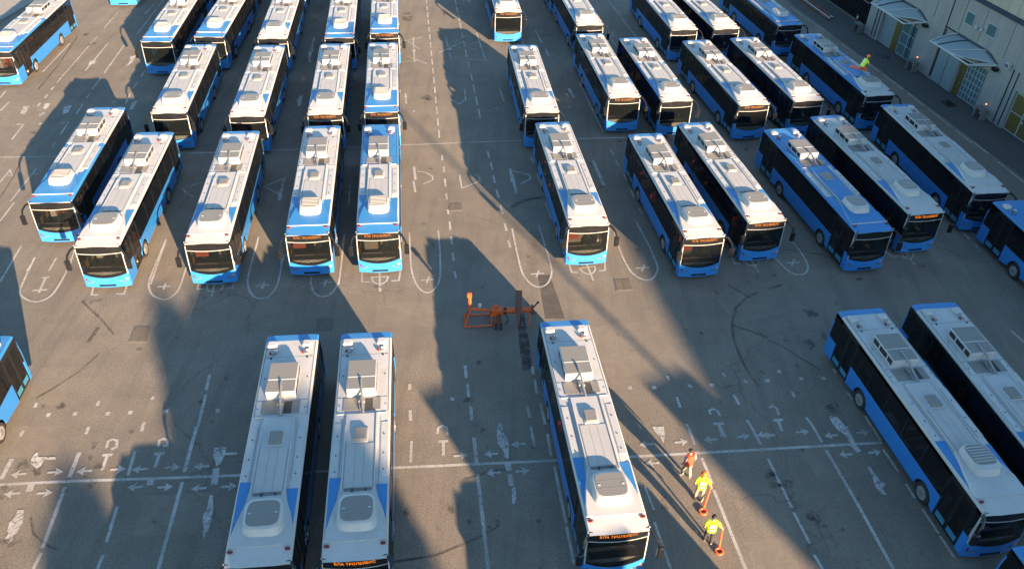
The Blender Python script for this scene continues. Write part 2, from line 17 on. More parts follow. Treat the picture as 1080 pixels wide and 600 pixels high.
# ------------------------------------------------------------------ materials
def newmat(name):
    m=bpy.data.materials.new(name); m.use_nodes=True
    nt=m.node_tree; return m,nt,nt.nodes['Principled BSDF']
def N(nt,t,**k):
    n=nt.nodes.new(t)
    for a,v in k.items(): setattr(n,a,v)
    return n
def ramp(nt,src,stops):
    r=N(nt,'ShaderNodeValToRGB'); e=r.color_ramp.elements
    while len(e)<len(stops): e.new(.5)
    for i,(p,c) in enumerate(stops):
        e[i].position=p; e[i].color=(c,c,c,1) if not hasattr(c,'__len__') else tuple(c)+(1,)
    nt.links.new(src,r.inputs[0]); return r.outputs[0]
def mixc(nt,f,a,b,mode='MIX'):
    m=N(nt,'ShaderNodeMix',data_type='RGBA',blend_type=mode)
    for s,v in ((m.inputs[0],f),(m.inputs[6],a),(m.inputs[7],b)):
        if hasattr(v,'is_linked'): nt.links.new(v,s)
        elif hasattr(v,'__len__'): s.default_value=tuple(v)+(1,)
        else: s.default_value=v
    return m.outputs[2]
def noise(nt,vec,scale,detail=4,rough=.55):
    n=N(nt,'ShaderNodeTexNoise'); n.inputs['Scale'].default_value=scale; n.inputs['Detail'].default_value=detail; n.inputs['Roughness'].default_value=rough
    if vec is not None: nt.links.new(vec,n.inputs['Vector'])
    return n.outputs[0]
def mapping(nt,src,scale=(1,1,1),rot=(0,0,0),loc=(0,0,0)):
    m=N(nt,'ShaderNodeMapping'); m.inputs['Scale'].default_value=scale; m.inputs['Rotation'].default_value=rot; m.inputs['Location'].default_value=loc
    nt.links.new(src,m.inputs[0]); return m.outputs[0]
def paint(name,col,rough=.35,dirt=.25,metal=0,spec=.5,coat=0,dcol=(.16,.13,.10),scale=1.3):
    m,nt,b=newmat(name)
    tc=N(nt,'ShaderNodeTexCoord'); oi=N(nt,'ShaderNodeObjectInfo')
    v=N(nt,'ShaderNodeVectorMath',operation='ADD'); nt.links.new(tc.outputs['Object'],v.inputs[0])
    sc=N(nt,'ShaderNodeVectorMath',operation='SCALE'); sc.inputs[0].default_value=(37,91,53); nt.links.new(oi.outputs['Random'],sc.inputs['Scale']); nt.links.new(sc.outputs[0],v.inputs[1])
    n1=noise(nt,v.outputs[0],scale,6,.65); n2=noise(nt,mapping(nt,v.outputs[0],(9,1.2,2)),1.0,4,.6)
    f=N(nt,'ShaderNodeMath',operation='MULTIPLY'); nt.links.new(ramp(nt,n1,[(.38,0),(.75,1)]),f.inputs[0]); nt.links.new(ramp(nt,n2,[(.3,.25),(.7,1)]),f.inputs[1])
    g=N(nt,'ShaderNodeMath',operation='MULTIPLY'); nt.links.new(f.outputs[0],g.inputs[0]); g.inputs[1].default_value=dirt
    c=mixc(nt,g.outputs[0],col,dcol)
    nt.links.new(c,b.inputs['Base Color'])
    rr=N(nt,'ShaderNodeMath',operation='MULTIPLY_ADD'); nt.links.new(g.outputs[0],rr.inputs[0]); rr.inputs[1].default_value=.6; rr.inputs[2].default_value=rough; nt.links.new(rr.outputs[0],b.inputs['Roughness'])
    b.inputs['Metallic'].default_value=metal; b.inputs['Specular IOR Level'].default_value=spec; b.inputs['Coat Weight'].default_value=coat
    return m
def glass(name,tint,alpha,rough=.04):
    m,nt,b=newmat(name)
    b.inputs['Base Color'].default_value=tint+(1,); b.inputs['Roughness'].default_value=rough; b.inputs['Alpha'].default_value=alpha
    b.inputs['Specular IOR Level'].default_value=.6
    return m
def emit(name,col,st):
    m,nt,b=newmat(name); b.inputs['Base Color'].default_value=(.02,.01,0,1); b.inputs['Emission Color'].default_value=col+(1,); b.inputs['Emission Strength'].default_value=st; return m
M={}
M['blue']=paint('blue_paint',(.022,.185,.52),.3,.10,coat=.3)
M['roofblue']=paint('roof_blue_paint',(.022,.17,.42),.42,.25,dcol=(.2,.2,.2))
M['white']=paint('white_paint',(.41,.415,.42),.42,.42,dcol=(.24,.215,.185))
M['white2']=paint('white_roof_panel',(.39,.395,.40),.48,.45,dcol=(.33,.31,.28))
M['grey']=paint('grey_roof_panel',(.185,.178,.165),.5,.4,dcol=(.15,.135,.12),scale=2.2)
M['greylt']=paint('pale_ribbed_panel',(.37,.365,.36),.5,.5,dcol=(.26,.25,.23))
M['black']=paint('black_trim',(.008,.009,.011),.22,.15,dcol=(.05,.05,.05))
M['rubber']=paint('tyre_rubber',(.016,.016,.017),.8,.4,dcol=(.07,.065,.06))
M['rim']=paint('wheel_metal',(.42,.42,.42),.4,.6,metal=.5,dcol=(.12,.1,.08))
M['steel']=paint('dull_steel',(.30,.30,.31),.4,.5,metal=.6,dcol=(.1,.09,.08))
M['inside']=paint('interior_plastic',(.035,.037,.04),.6,.1)
M['dash']=paint('dashboard_plastic',(.70,.68,.58),.6,.25)
M['seatred']=paint('red_seat_fabric',(.50,.10,.05),.8,.2)
M['seatcream']=paint('cream_panel',(.36,.31,.24),.6,.2)
M['yellow']=paint('yellow_rail',(.30,.17,.012),.4,.1)
M['teal']=paint('teal_door_panel',(.035,.20,.33),.3,.15)
M['red']=paint('red_lamp',(.15,.012,.01),.25,.1)
M['orange']=paint('orange_lamp',(.80,.20,.03),.3,.1)
M['lamp']=paint('headlamp',(.10,.16,.24),.12,.1,spec=.8)
M['glass']=glass('window_glass',(.006,.007,.009),.62,.03)
M['wglass']=glass('windscreen_glass',(.007,.009,.010),.47,.02)
M['poly']=glass('pale_polycarbonate',(.20,.25,.28),.93,.35)
M['bglass']=glass('building_glass',(.10,.18,.20),.75,.08)
M['sign']=emit('led_orange',(1,.24,.01),.32)
M['machine']=paint('orange_machine_paint',(.56,.088,.010),.45,.45,dcol=(.14,.05,.02),scale=3)
M['rust']=paint('rusty_steel',(.16,.055,.03),.8,.7,dcol=(.06,.03,.02),scale=4)
M['skin']=paint('skin',(.46,.27,.18),.6,.1)
M['hair']=paint('hair',(.015,.011,.009),.6,.1)
M['hivis']=paint('hivis_yellow',(.60,.85,.02),.6,.12,dcol=(.5,.6,.1))
M['reflect']=paint('reflective_band',(.80,.82,.74),.4,.1)
M['redvest']=paint('red_vest_cloth',(.80,.06,.02),.7,.15)
M['orangecloth']=paint('orange_trousers_cloth',(.85,.16,.02),.7,.25)
M['helmet']=paint('orange_helmet',(.95,.17,.02),.35,.05)
M['khaki']=paint('khaki_cloth',(.30,.25,.19),.8,.3)
M['darkcloth']=paint('dark_cloth',(.02,.021,.025),.8,.2)
M['shirt']=paint('grey_pink_shirt',(.34,.22,.25),.8,.2)
M['shoe']=paint('pale_shoe',(.50,.42,.34),.7,.3)
M['tool']=paint('red_orange_tool',(.85,.10,.025),.4,.15)
M['wall']=None
def wallmat():
    m,nt,b=newmat('grey_cladding_wall')
    tc=N(nt,'ShaderNodeTexCoord'); o=tc.outputs['Object']
    n=noise(nt,mapping(nt,o,(.8,.8,.12)),1.5,6,.65); n2=noise(nt,o,9,3)
    c=mixc(nt,ramp(nt,n,[(.35,0),(.8,.55)]),(.29,.29,.285),(.14,.145,.145)); c=mixc(nt,ramp(nt,n2,[(.45,0),(.9,.25)]),c,(.2,.2,.2))
    w=N(nt,'ShaderNodeTexWave',wave_type='BANDS',bands_direction='X'); w.inputs['Scale'].default_value=.55; nt.links.new(o,w.inputs[0])
    c=mixc(nt,ramp(nt,w.outputs[1],[(.0,.35),(.025,0)]),c,(.12,.12,.12))
    nt.links.new(c,b.inputs['Base Color']); b.inputs['Roughness'].default_value=.7; return m
M['wall']=wallmat()
M['beige']=paint('beige_cladding',(.42,.38,.31),.7,.35)
M['fascia']=paint('deep_blue_fascia',(.004,.018,.06),.5,.2)
M['frame']=paint('pale_metal_frame',(.36,.40,.42),.45,.3)
M['ochre']=paint('ochre_door_paint',(.12,.085,.012),.5,.3)
M['doorpane']=paint('pale_door_panel',(.22,.28,.30),.35,.35)
M['concrete']=paint('concrete',(.26,.245,.225),.85,.5,dcol=(.16,.15,.13))
M['stand']=paint('weathered_stand',(.13,.13,.13),.8,.4,dcol=(.06,.06,.06))
M['cover']=paint('brown_cover_plate',(.125,.105,.08),.75,.6,dcol=(.06,.05,.035),scale=3)
def asphalt():
    m,nt,b=newmat('worn_asphalt')
    g=N(nt,'ShaderNodeNewGeometry'); p=g.outputs['Position']
    big=noise(nt,p,.07,5,.6); mid=noise(nt,p,.6,6,.65); fine=noise(nt,p,14,4,.7); grit=noise(nt,p,45,2,.6)
    c=mixc(nt,ramp(nt,big,[(.36,0),(.66,1)]),(.186,.163,.133),(.262,.230,.187))
    c=mixc(nt,ramp(nt,mid,[(.32,.5),(.6,0)]),c,(.130,.112,.092))
    st=noise(nt,mapping(nt,p,(1.6,.10,1),(0,0,R(-7))),1.0,5,.65)
    c=mixc(nt,ramp(nt,st,[(.30,.42),(.52,0)]),c,(.105,.093,.082))
    st2=noise(nt,mapping(nt,p,(.5,.05,1),(0,0,R(52))),1.0,5,.6)
    c=mixc(nt,ramp(nt,st2,[(.30,.4),(.46,0)]),c,(.10,.09,.085))
    c=mixc(nt,ramp(nt,fine,[(.34,.75),(.60,0)]),c,(.075,.067,.06))
    c=mixc(nt,ramp(nt,grit,[(.54,0),(.78,.6)]),c,(.40,.36,.30))
    sp=noise(nt,p,1.7,3,.5); c=mixc(nt,ramp(nt,sp,[(.70,0),(.76,.6)]),c,(.06,.055,.05))
    # cracks
    wob=N(nt,'ShaderNodeVectorMath',operation='ADD'); nz=N(nt,'ShaderNodeTexNoise'); nz.inputs['Scale'].default_value=.9; nz.inputs['Detail'].default_value=5; nt.links.new(p,nz.inputs[0])
    nt.links.new(p,wob.inputs[0]); nt.links.new(nz.outputs[1],wob.inputs[1])
    vo=N(nt,'ShaderNodeTexVoronoi',feature='DISTANCE_TO_EDGE'); vo.inputs['Scale'].default_value=.16; nt.links.new(wob.outputs[0],vo.inputs['Vector'])
    mk=N(nt,'ShaderNodeMath',operation='MULTIPLY'); nt.links.new(ramp(nt,vo.outputs[0],[(.0,.45),(.006,0)]),mk.inputs[0]); nt.links.new(ramp(nt,noise(nt,p,.11,2),[(.5,0),(.6,1)]),mk.inputs[1])
    c=mixc(nt,mk.outputs[0],c,(.04,.037,.035))
    nt.links.new(c,b.inputs['Base Color']); b.inputs['Roughness'].default_value=.85; b.inputs['Specular IOR Level'].default_value=.3
    bp=N(nt,'ShaderNodeBump'); bp.inputs['Strength'].default_value=.35; bp.inputs['Distance'].default_value=.01; nt.links.new(fine,bp.inputs['Height']); nt.links.new(bp.outputs[0],b.inputs['Normal'])
    return m
def worn(name,col,lo,hi,amax,scale=3.0):
    m,nt,b=newmat(name); g=N(nt,'ShaderNodeNewGeometry'); p=g.outputs['Position']
    a=noise(nt,p,scale,6,.75); a2=noise(nt,p,.45,3,.6)
    f=N(nt,'ShaderNodeMath',operation='MULTIPLY'); nt.links.new(ramp(nt,a,[(lo,0),(hi,amax)]),f.inputs[0]); nt.links.new(ramp(nt,a2,[(.25,.45),(.6,1)]),f.inputs[1])
    nt.links.new(f.outputs[0],b.inputs['Alpha']); b.inputs['Base Color'].default_value=col+(1,); b.inputs['Roughness'].default_value=.8; return m
M['asphalt']=asphalt()
M['pale']=worn('pale_patch',(.34,.30,.24),.25,.6,.42,1.8)
M['mark']=worn('worn_white_paint',(.50,.49,.47),.27,.46,.74,5.5)
M['faint']=worn('very_worn_white_paint',(.52,.51,.49),.34,.52,.85,4)
M['oil']=worn('oil_stain',(.04,.036,.032),.38,.62,.58,2.2)
M['tyremark']=worn('tyre_mark',(.035,.033,.032),.30,.62,.55,1.2)
M['wet']=worn('dark_spill',(.034,.032,.031),.36,.58,.92,2.6)
M['seal']=worn('darker_resurfaced_lane',(.085,.075,.066),.2,.5,.65,1.5)
def pavers():
    m,nt,b=newmat('brick_pavers'); g=N(nt,'ShaderNodeNewGeometry'); p=mapping(nt,g.outputs['Position'],(1,1,1),(0,0,R(12.8)))
    br=N(nt,'ShaderNodeTexBrick'); br.inputs['Scale'].default_value=2.2; br.inputs['Color1'].default_value=(.085,.08,.076,1); br.inputs['Color2'].default_value=(.06,.057,.056,1); br.inputs['Mortar'].default_value=(.05,.05,.05,1); br.inputs['Mortar Size'].default_value=.03
    nt.links.new(p,br.inputs['Vector'])
    n=noise(nt,g.outputs['Position'],.5,5,.65); c=mixc(nt,ramp(nt,n,[(.35,.5),(.6,0)]),br.outputs[0],(.06,.058,.056)); nt.links.new(c,b.inputs['Base Color']); b.inputs['Roughness'].default_value=.85; return m
M['pavers']=pavers()
M['bark']=paint('bark',(.10,.07,.045),.9,.5)
M['leaf']=paint('dark_foliage',(.035,.06,.025),.7,.4,dcol=(.08,.10,.03),scale=.6)
# ------------------------------------------------------------------ mesh helpers
class MB:
    def __init__(s): s.v=[];s.f=[];s.m=[]
    def add(s,vs,fs,m=0):
        o=len(s.v); s.v+= [tuple(v) for v in vs]; s.f+=[tuple(i+o for i in f) for f in fs]; s.m+=[m]*len(fs) if isinstance(m,int) else list(m); return s
    def box(s,x0,x1,y0,y1,z0,z1,m=0,bev=0,mt=None):
        if bev:
            b=bev; o=[(x0,y0),(x1,y0),(x1,y1),(x0,y1)]
            i=[(x0+b,y0+b),(x1-b,y0+b),(x1-b,y1-b),(x0+b,y1-b)]
            c=lambda q: [(q[0][0]+b,q[0][1]),(q[1][0]-b,q[1][1]),(q[1][0],q[1][1]+b),(q[2][0],q[2][1]-b),(q[2][0]-b,q[2][1]),(q[3][0]+b,q[3][1]),(q[3][0],q[3][1]-b),(q[0][0],q[0][1]+b)]
            k=c(o)
            ins=[((x-(x0+x1)/2)*(1-2*b/(x1-x0))+(x0+x1)/2,(y-(y0+y1)/2)*(1-2*b/(y1-y0))+(y0+y1)/2) for x,y in k]
            vs=[(x,y,z0) for x,y in k]+[(x,y,z1-b) for x,y in k]+[(x,y,z1) for x,y in ins]
            fs=[tuple(reversed(range(8)))]+[(i,(i+1)%8,8+(i+1)%8,8+i) for i in range(8)]+[(8+i,8+(i+1)%8,16+(i+1)%8,16+i) for i in range(8)]+[tuple(range(16,24))]
            return s.add(vs,fs,[m]*17+[m if mt is None else mt])
        vs=[(x0,y0,z0),(x1,y0,z0),(x1,y1,z0),(x0,y1,z0),(x0,y0,z1),(x1,y0,z1),(x1,y1,z1),(x0,y1,z1)]
        return s.add(vs,[(3,2,1,0),(0,1,5,4),(1,2,6,5),(2,3,7,6),(3,0,4,7),(4,5,6,7)],[m]*5+[m if mt is None else mt])
    def prism(s,poly,z0,z1,m=0):            # poly in xy
        n=len(poly); a=sum(poly[i][0]*poly[(i+1)%n][1]-poly[(i+1)%n][0]*poly[i][1] for i in range(n))
        if a<0: poly=poly[::-1]
        return s.add([(x,y,z0) for x,y in poly]+[(x,y,z1) for x,y in poly],[tuple(reversed(range(n))),tuple(range(n,2*n))]+[(i,(i+1)%n,n+(i+1)%n,n+i) for i in range(n)],m)
    def loft(s,rings,m=0,cap=True,mats=None):
        n=len(rings[0]); fs=[];ms=[]
        for k in range(len(rings)-1):
            for i in range(n):
                fs.append((k*n+i,k*n+(i+1)%n,(k+1)*n+(i+1)%n,(k+1)*n+i)); ms.append(mats(k,i) if mats else m)
        if cap:
            fs.append(tuple(reversed(range(n)))); ms.append(m); fs.append(tuple(range((len(rings)-1)*n,len(rings)*n))); ms.append(m)
        return s.add([v for r in rings for v in r],fs,ms)
    def tube(s,pts,r,n=6,m=0):
        pts=[Vector(p) for p in pts]; rs=r if hasattr(r,'__len__') else [r]*len(pts); rings=[]
        for i,p in enumerate(pts):
            d=(pts[min(i+1,len(pts)-1)]-pts[max(i-1,0)]).normalized(); u=d.orthogonal().normalized() if i==0 else (pu-d*pu.dot(d)).normalized(); pu=u; w=d.cross(u)
            rings.append([tuple(p+(u*math.cos(a)+w*math.sin(a))*rs[i]) for a in [2*math.pi*j/n for j in range(n)]])
        return s.loft(rings,m)
    def cyl(s,c,ax,r,h,n=16,m=0,r2=None):
        c=Vector(c);ax=Vector(ax).normalized(); return s.tube([c-ax*h/2,c+ax*h/2],[r,r if r2 is None else r2],n,m)
    def ball(s,c,rx,ry,rz,n=10,k=7,m=0):
        rings=[]
        for j in range(1,k):
            t=math.pi*j/k; rings.append([(c[0]+rx*math.sin(t)*math.cos(2*math.pi*i/n),c[1]+ry*math.sin(t)*math.sin(2*math.pi*i/n),c[2]-rz*math.cos(t)) for i in range(n)])
        return s.loft(rings,m)
    def build(s,name,mats,parent=None,smooth=35,loc=None):
        me=bpy.data.meshes.new(name); me.from_pydata(s.v,[],s.f)
        mats=mats if isinstance(mats,(list,tuple)) else [mats]
        for k in mats: me.materials.append(M[k] if isinstance(k,str) else k)
        me.polygons.foreach_set('material_index',s.m); 
        bm=bmesh.new(); bm.from_mesh(me); bmesh.ops.recalc_face_normals(bm,faces=bm.faces); bm.to_mesh(me); bm.free()
        if smooth: me.shade_smooth(); me.set_sharp_from_angle(angle=R(smooth))
        me.update()
        o=bpy.data.objects.new(name,me); COL.objects.link(o)
        if parent: o.parent=parent
        if loc: o.location=loc
        return o
def tag(o,label=None,cat=None,group=None,kind=None):
    for k,v in (('label',label),('category',cat),('group',group),('kind',kind)):
        if v: o[k]=v
    return o
def empty(name,loc=(0,0,0),rz=0):
    o=bpy.data.objects.new(name,None); COL.objects.link(o); o.location=loc; o.rotation_euler=(0,0,rz); o.empty_display_size=.3; return o
def copy_tree(o,parent=None,skip=()):
    c=o.copy(); COL.objects.link(c)
    if parent: c.parent=parent
    for ch in CH.get(o.name,()):
        if ch.name.split('.')[0] in skip: continue
        copy_tree(ch,c,skip)
    return c
CH={}
def index_children():
    CH.clear()
    for o in bpy.data.objects:
        if o.parent: CH.setdefault(o.parent.name,[]).append(o)
# ------------------------------------------------------------------ trolleybus
def XP(z): return 1.19 if z<1.3 else 1.19-.035*(z-1.3)/1.5
def side(mb,poly,s,m=0,th=.05,off=0):       # poly in (y,z) on side s
    a=[(s*(XP(z)+off),y,z) for y,z in poly]; b=[(s*(XP(z)+off-th),y,z) for y,z in poly]; n=len(poly)
    mb.add(a+b,[tuple(range(n)),tuple(reversed(range(n,2*n)))]+[(i,(i+1)%n,n+(i+1)%n,n+i) for i in range(n)],m)
def rect(y0,y1,z0,z1): return [(y0,z0),(y1,z0),(y1,z1),(y0,z1)]
WY=(2.35,-3.1)
def skirt(y0,y1,zt=1.38):
    p=[(y0,zt),(y0,.32)]
    for w in sorted(WY):
        if y0<w<y1:
            for i in range(11):
                a=math.pi*(1-i/10); p.append((w+.60*math.cos(a),max(.32,.46+.60*math.sin(a))))
    p+= [(y1,.32),(y1,zt)]; return p
def YF(x,z): return -6.03-.13*(1-(x/1.15)**2)+.07*max(0,z-1.0)/1.9
def front(mb,x0,x1,zb,zt,m=0,off=0,th=.04,n=10,k=2):
    zb_=zb if callable(zb) else (lambda x:zb); zt_=zt if callable(zt) else (lambda x:zt)
    A=[];B=[]
    for j in range(k+1):
        for i in range(n+1):
            x=x0+(x1-x0)*i/n; z=zb_(x)+(zt_(x)-zb_(x))*j/k
            A.append((x,YF(x,z)-off,z)); B.append((x,YF(x,z)-off+th,z))
    W=n+1;T=len(A);fs=[]
    for j in range(k):
        for i in range(n):
            q=(j*W+i,j*W+i+1,(j+1)*W+i+1,(j+1)*W+i); fs+= [q,tuple(T+t for t in reversed(q))]
    edge=[i for i in range(W)]+[(j*W+n) for j in range(1,k+1)]+[k*W+i for i in range(n-1,-1,-1)]+[j*W for j in range(k-1,0,-1)]
    for a,b in zip(edge,edge[1:]+edge[:1]): fs.append((a,T+a,T+b,b))
    mb.add(A+B,fs,m)
def ellipse(cx,cy,rx,ry,n=12): return [(cx+rx*math.cos(2*math.pi*i/n),cy+ry*math.sin(2*math.pi*i/n)) for i in range(n)]
ZB=lambda x:.88+.20*(x/1.1)**2
def make_bus(sch):
    # sch: rear,strip,plateau,cowl,hump,grille
    t=empty('trolleybus')
    # body: blue skirt + black pillars + interior box
    b=MB()
    for s in (-1,1):
        if s<0: segs=[(5.28,5.97),(-4.0,3.68),(-5.98,-5.63)]
        else: segs=[(5.86,5.97),(-3.45,4.38),(-5.98,-4.9)]
        for y0,y1 in segs: side(b,skirt(y0,y1),s,0)
        for z0,z1 in ((1.383,1.45),(2.62,2.79)):
            for y0,y1 in segs: side(b,rect(y0,y1,z0,z1),s,1,.04)
        side(b,rect(-5.98,5.97,2.62,2.79),s,1,.036)
        pil=[5.93,5.24,3.66,2.2,.7,-.8,-2.35,-3.98,-5.66] if s<0 else [5.9,4.36,2.9,1.4,-.1,-1.6,-3.42,-4.92]
        for y in pil: side(b,rect(y-.05,y+.05,1.452,2.618),s,1,.04)
        side(b,rect(-5.98,-5.935,1.385,2.75),s,2,.05)
    b.box(-1.12,1.12,-5.85,5.9,.36,.52,3)                      # floor
    b.box(-1.0,1.0,2.9,5.8,.52,1.25,3)                          # rear podium
    b.box(-1.12,1.12,-5.6,5.9,2.74,2.80,3)                      # ceiling
    # rear end
    b.add([(-1.19,6.0,.32),(1.19,6.0,.32),(1.19,6.02,1.9),(-1.19,6.02,1.9),(-1.14,5.96,2.78),(1.14,5.96,2.78),(-1.19,5.94,.32),(1.19,5.94,.32),(1.19,5.94,1.9),(-1.19,5.94,1.9),(1.14,5.90,2.78),(-1.14,5.90,2.78)],
          [(0,1,2,3),(3,2,5,4),(6,9,8,7),(9,11,10,8),(4,5,10,11),(0,6,7,1),(1,7,8,2),(2,8,10,5),(0,3,9,6),(3,4,11,9)],[0,0,3,3,0,0,0,0,0,0])
    b.build('body',['blue','black','white','inside'],t)
    # front
    f=MB(); front(f,-1.17,1.17,.27,ZB,0); f.box(-.42,.42,-6.185,-6.15,.36,.46,1); f.build('bumper',['blue','black'],t)
    f=MB(); front(f,-1.10,1.10,2.356,2.384,0,.004); 
    for s in (-1,1): front(f,min(s*1.122,s*1.158),max(s*1.122,s*1.158),lambda x:1.05,2.90,0,.003,n=2)
    f.build('windscreen_surround','white',t)
    f=MB(); front(f,-1.120,1.120,lambda x:ZB(x)+.012,2.342,0,0,.012,n=12,k=4); ws=f.build('windscreen','wglass',t)
    f=MB(); front(f,-1.121,1.121,lambda x:ZB(x)+.005,lambda x:ZB(x)+.10,0,.006,.02); f.build('windscreen_seal','black',ws)
    f=MB()
    for x0,x1 in ((-.75,-.05),(.05,.78)): f.tube([(x0,YF(x0,1.0)-.03,1.0),(x1,YF(x1,1.2)-.03,1.22)],.012,4)
    f.build('wiper','black',ws)
    f=MB(); front(f,-1.120,1.120,2.404,2.885,0,0,.03); sg=f.build('destination_sign','black',t)
    for s in (-1,1):
        f=MB()
        for dx,dz in ((-.17,0),(-.05,.02),(.08,.05)): f.cyl((s*(.78-dx*1.0),YF(.78,.6)-.012,.60+dz),(0,1,0),.055,.03,10)
        f.build('headlight','lamp',t)
        f=MB(); f.box(s*1.03-.055,s*1.03+.055,YF(1.03,.78)-.025,YF(1.03,.78)+.01,.70,.80,0,.012); f.build('indicator_lamp','orange' if s>0 else 'red',t)
        f=MB(); f.prism(ellipse(s*.98,-5.52,.10,.055),2.93,2.985); f.build('marker_lamp','red',t)
        # mirror
        f=MB(); x=1.12*s; ln=.36 if s<0 else .40
        f.tube([(x,-5.98,2.80),(x+s*.14,-6.22,2.78),(x+s*ln*.75,-6.40,2.60),(x+s*ln,-6.42,2.25)],[.06,.065,.06,.05],6)
        f.box(x+s*ln-.13,x+s*ln+.13,-6.54,-6.36,1.72,2.30,0,.045); mi=f.build('mirror','black',t)
        f=MB(); f.box(x+s*ln-.07,x+s*ln+.07,-6.358,-6.352,1.9,2.23); f.build('mirror_glass','steel',mi)
    # windows
    for y0,y1 in ((5.30,5.88),(2.25,3.61),(.75,2.15),(-.75,.65),(-2.3,-.85),(-3.93,-2.40),(-5.89,-5.71)):
        f=MB(); side(f,rect(y0,y1,1.455,2.615),-1,0,.012,-.008); f.build('window','glass',t)
    for y0,y1 in ((2.95,4.31),(1.45,2.85),(-.05,1.35),(-1.55,-.15),(-3.37,-1.65),(-5.89,-4.97)):
        f=MB(); side(f,rect(y0,y1,1.455,2.615),1,0,.012,-.008); f.build('window','glass',t)
    # doors
    for s,y0,y1,low in ((-1,3.72,5.24,'teal'),(-1,-5.59,-4.04,'teal'),(1,4.43,5.81,'teal'),(1,-4.86,-3.5,'black')):
        f=MB(); ym=(y0+y1)/2
        for a,c in ((y0,y0+.09),(ym-.10,ym+.10),(y1-.09,y1)): side(f,rect(a,c,.36,2.61),s,0,.04,-.012)
        for a,c in ((y0+.09,ym-.10),(ym+.10,y1-.09)):
            side(f,rect(a,c,.36,.46),s,0,.04,-.012); side(f,rect(a,c,.46,.74 if low=='teal' else .5),s,1,.03,-.016); side(f,rect(a,c,2.52,2.61),s,0,.04,-.012)
        d=f.build('door',['black',low],t)
        for a,c in ((y0+.09,ym-.10),(ym+.10,y1-.09)):
            f=MB(); side(f,rect(a,c,.745,2.515),s,0,.012,-.02); f.build('door_pane','glass',d)
        f=MB(); side(f,rect(ym+.12,ym+.45,1.0,1.42),s,0,.02,-.10); side(f,rect(y0+.12,y0+.42,1.05,1.5),s,0,.02,-.10); f.build('grab_panel','yellow',d)
    # wheels
    for s in (-1,1):
        for w in WY:
            f=MB(); rings=[]
            for r,xo in ((.30,.0),(.44,.0),(.48,.04),(.48,.24),(.44,.28),(.30,.28)): rings.append([(s*(1.175-xo),w+r*math.cos(2*math.pi*i/20),.48+r*math.sin(2*math.pi*i/20)) for i in range(20)])
            f.loft(rings,0); wh=f.build('wheel','rubber',t)
            f=MB(); f.cyl((s*1.155,w,.48),(1,0,0),.30,.05,18); f.cyl((s*1.185,w,.48),(1,0,0),.13,.04,12,1)
            for i in range(8):
                a=2*math.pi*i/8; f.cyl((s*1.183,w+.215*math.cos(a),.48+.215*math.sin(a)),(1,0,0),.035,.012,6,1)
            f.build('wheel_rim',['rim','steel'],wh)
    # roof shell
    prof=[(-1.155,2.795),(-1.15,2.87),(-1.10,2.925),(-.90,2.95),(-.62,2.955),(.62,2.955),(.90,2.95),(1.10,2.925),(1.15,2.87),(1.155,2.795)]
    ys=[(6.0,-.16,.985),(5.93,-.03,1),(5.5,0,1),(5.46,0,1),(.82,0,1),(.78,0,1),(-5.3,0,1),(-5.36,-.02,1),(-5.95,-.055,1),(-6.06,-.075,.995)]
    f=MB(); rings=[[(x*k,y-(.11*(1-(x/1.155)**2) if y<-5.9 else 0),z+(dz if z>2.8 else 0)) for x,z in prof] for y,dz,k in ys]
    cidx={'white':0,'roofblue':1}
    def rm(k,i):
        if k<2: return 1
        if k<4: return cidx[sch['rear']]
        if k>=6: return cidx[sch['cowl']]
        if i in (0,1,2,6,7,8): return cidx[sch.get('edge','white')]
        return 0
    f.loft(rings,0,True,rm)
    f.prism([(-1.09,-2.5),(-.66,-2.5),(-.78,-3.6),(-1.06,-4.85)],2.93,2.962,1); f.prism([(1.09,-2.9),(.66,-2.9),(.78,-3.6),(1.06,-4.5)],2.93,2.962,1)
    for s in (-1,1):
        f.box(min(s*.80,s*1.08),max(s*.80,s*1.08),-2.47,.28,2.93,2.972,cidx[sch['strip']])
        for y in (-.4,-1.4,-2.2): f.cyl((s*.92,y,2.98),(0,0,1),.03,.03,6,2)
        f.cyl((s*.78,4.35,2.965),(0,0,1),.05,.03,8,2)
    f.box(-1.1,1.1,-5.36,-5.30,2.94,2.978,0)
    f.tube([(-1.0,.80,2.965),(1.0,.80,2.965)],.025,5,0)
    for s in (-1,1):
        f.box(s*1.055-.006,s*1.055+.006,.9,5.4,2.90,2.942,2); f.box(s*.745-.005,s*.745+.005,-2.9,.6,2.93,2.957,2)
        f.cyl((s*.9,3.1,2.955),(0,0,1),.03,.03,6,2); f.cyl((s*.95,1.3,2.955),(0,0,1),.025,.03,6,2)
    f.box(-1.0,1.0,4.42,4.432,2.93,2.9575,2); f.box(-1.0,1.0,1.74,1.752,2.93,2.9575,2)
    f.build('roof',['white','roofblue','inside'],t)
    pl=MB(); pc=cidx[sch['plateau']]
    pl.prism([(-.62,.74),(.66,.74),(.62,-3.2),(-.60,-3.2)],2.945,3.03,pc)
    for s in (-1,1): pl.box(s*.61-.025,s*.61+.025,-3.3,.1 if s<0 else .72,3.03,3.075,2)
    pl.build('roof_plateau',['white2','roofblue','white'],t)
    f=MB(); f.box(-.53,.53,-3.25,-.90,3.032,3.055,0)
    for i in (3,6): f.box(-.50+.11*i,-.495+.11*i,-3.2,-.95,3.055,3.058,1)
    f.cyl((-.2,-3.22,3.09),(0,0,1),.05,.07,8,1); f.cyl((.3,-3.2,3.08),(0,0,1),.04,.05,8,1)
    f.build('roof_panel',['greylt' if sch['plateau']=='white' else 'roofblue','inside'],t)
    f=MB(); f.box(-.30,.30,-.84,-.06,3.032,3.07,1,.02); f.box(-.26,.26,-.80,-.12,3.06,3.17,0,.04); f.build('roof_hatch',['grey','white'],t)
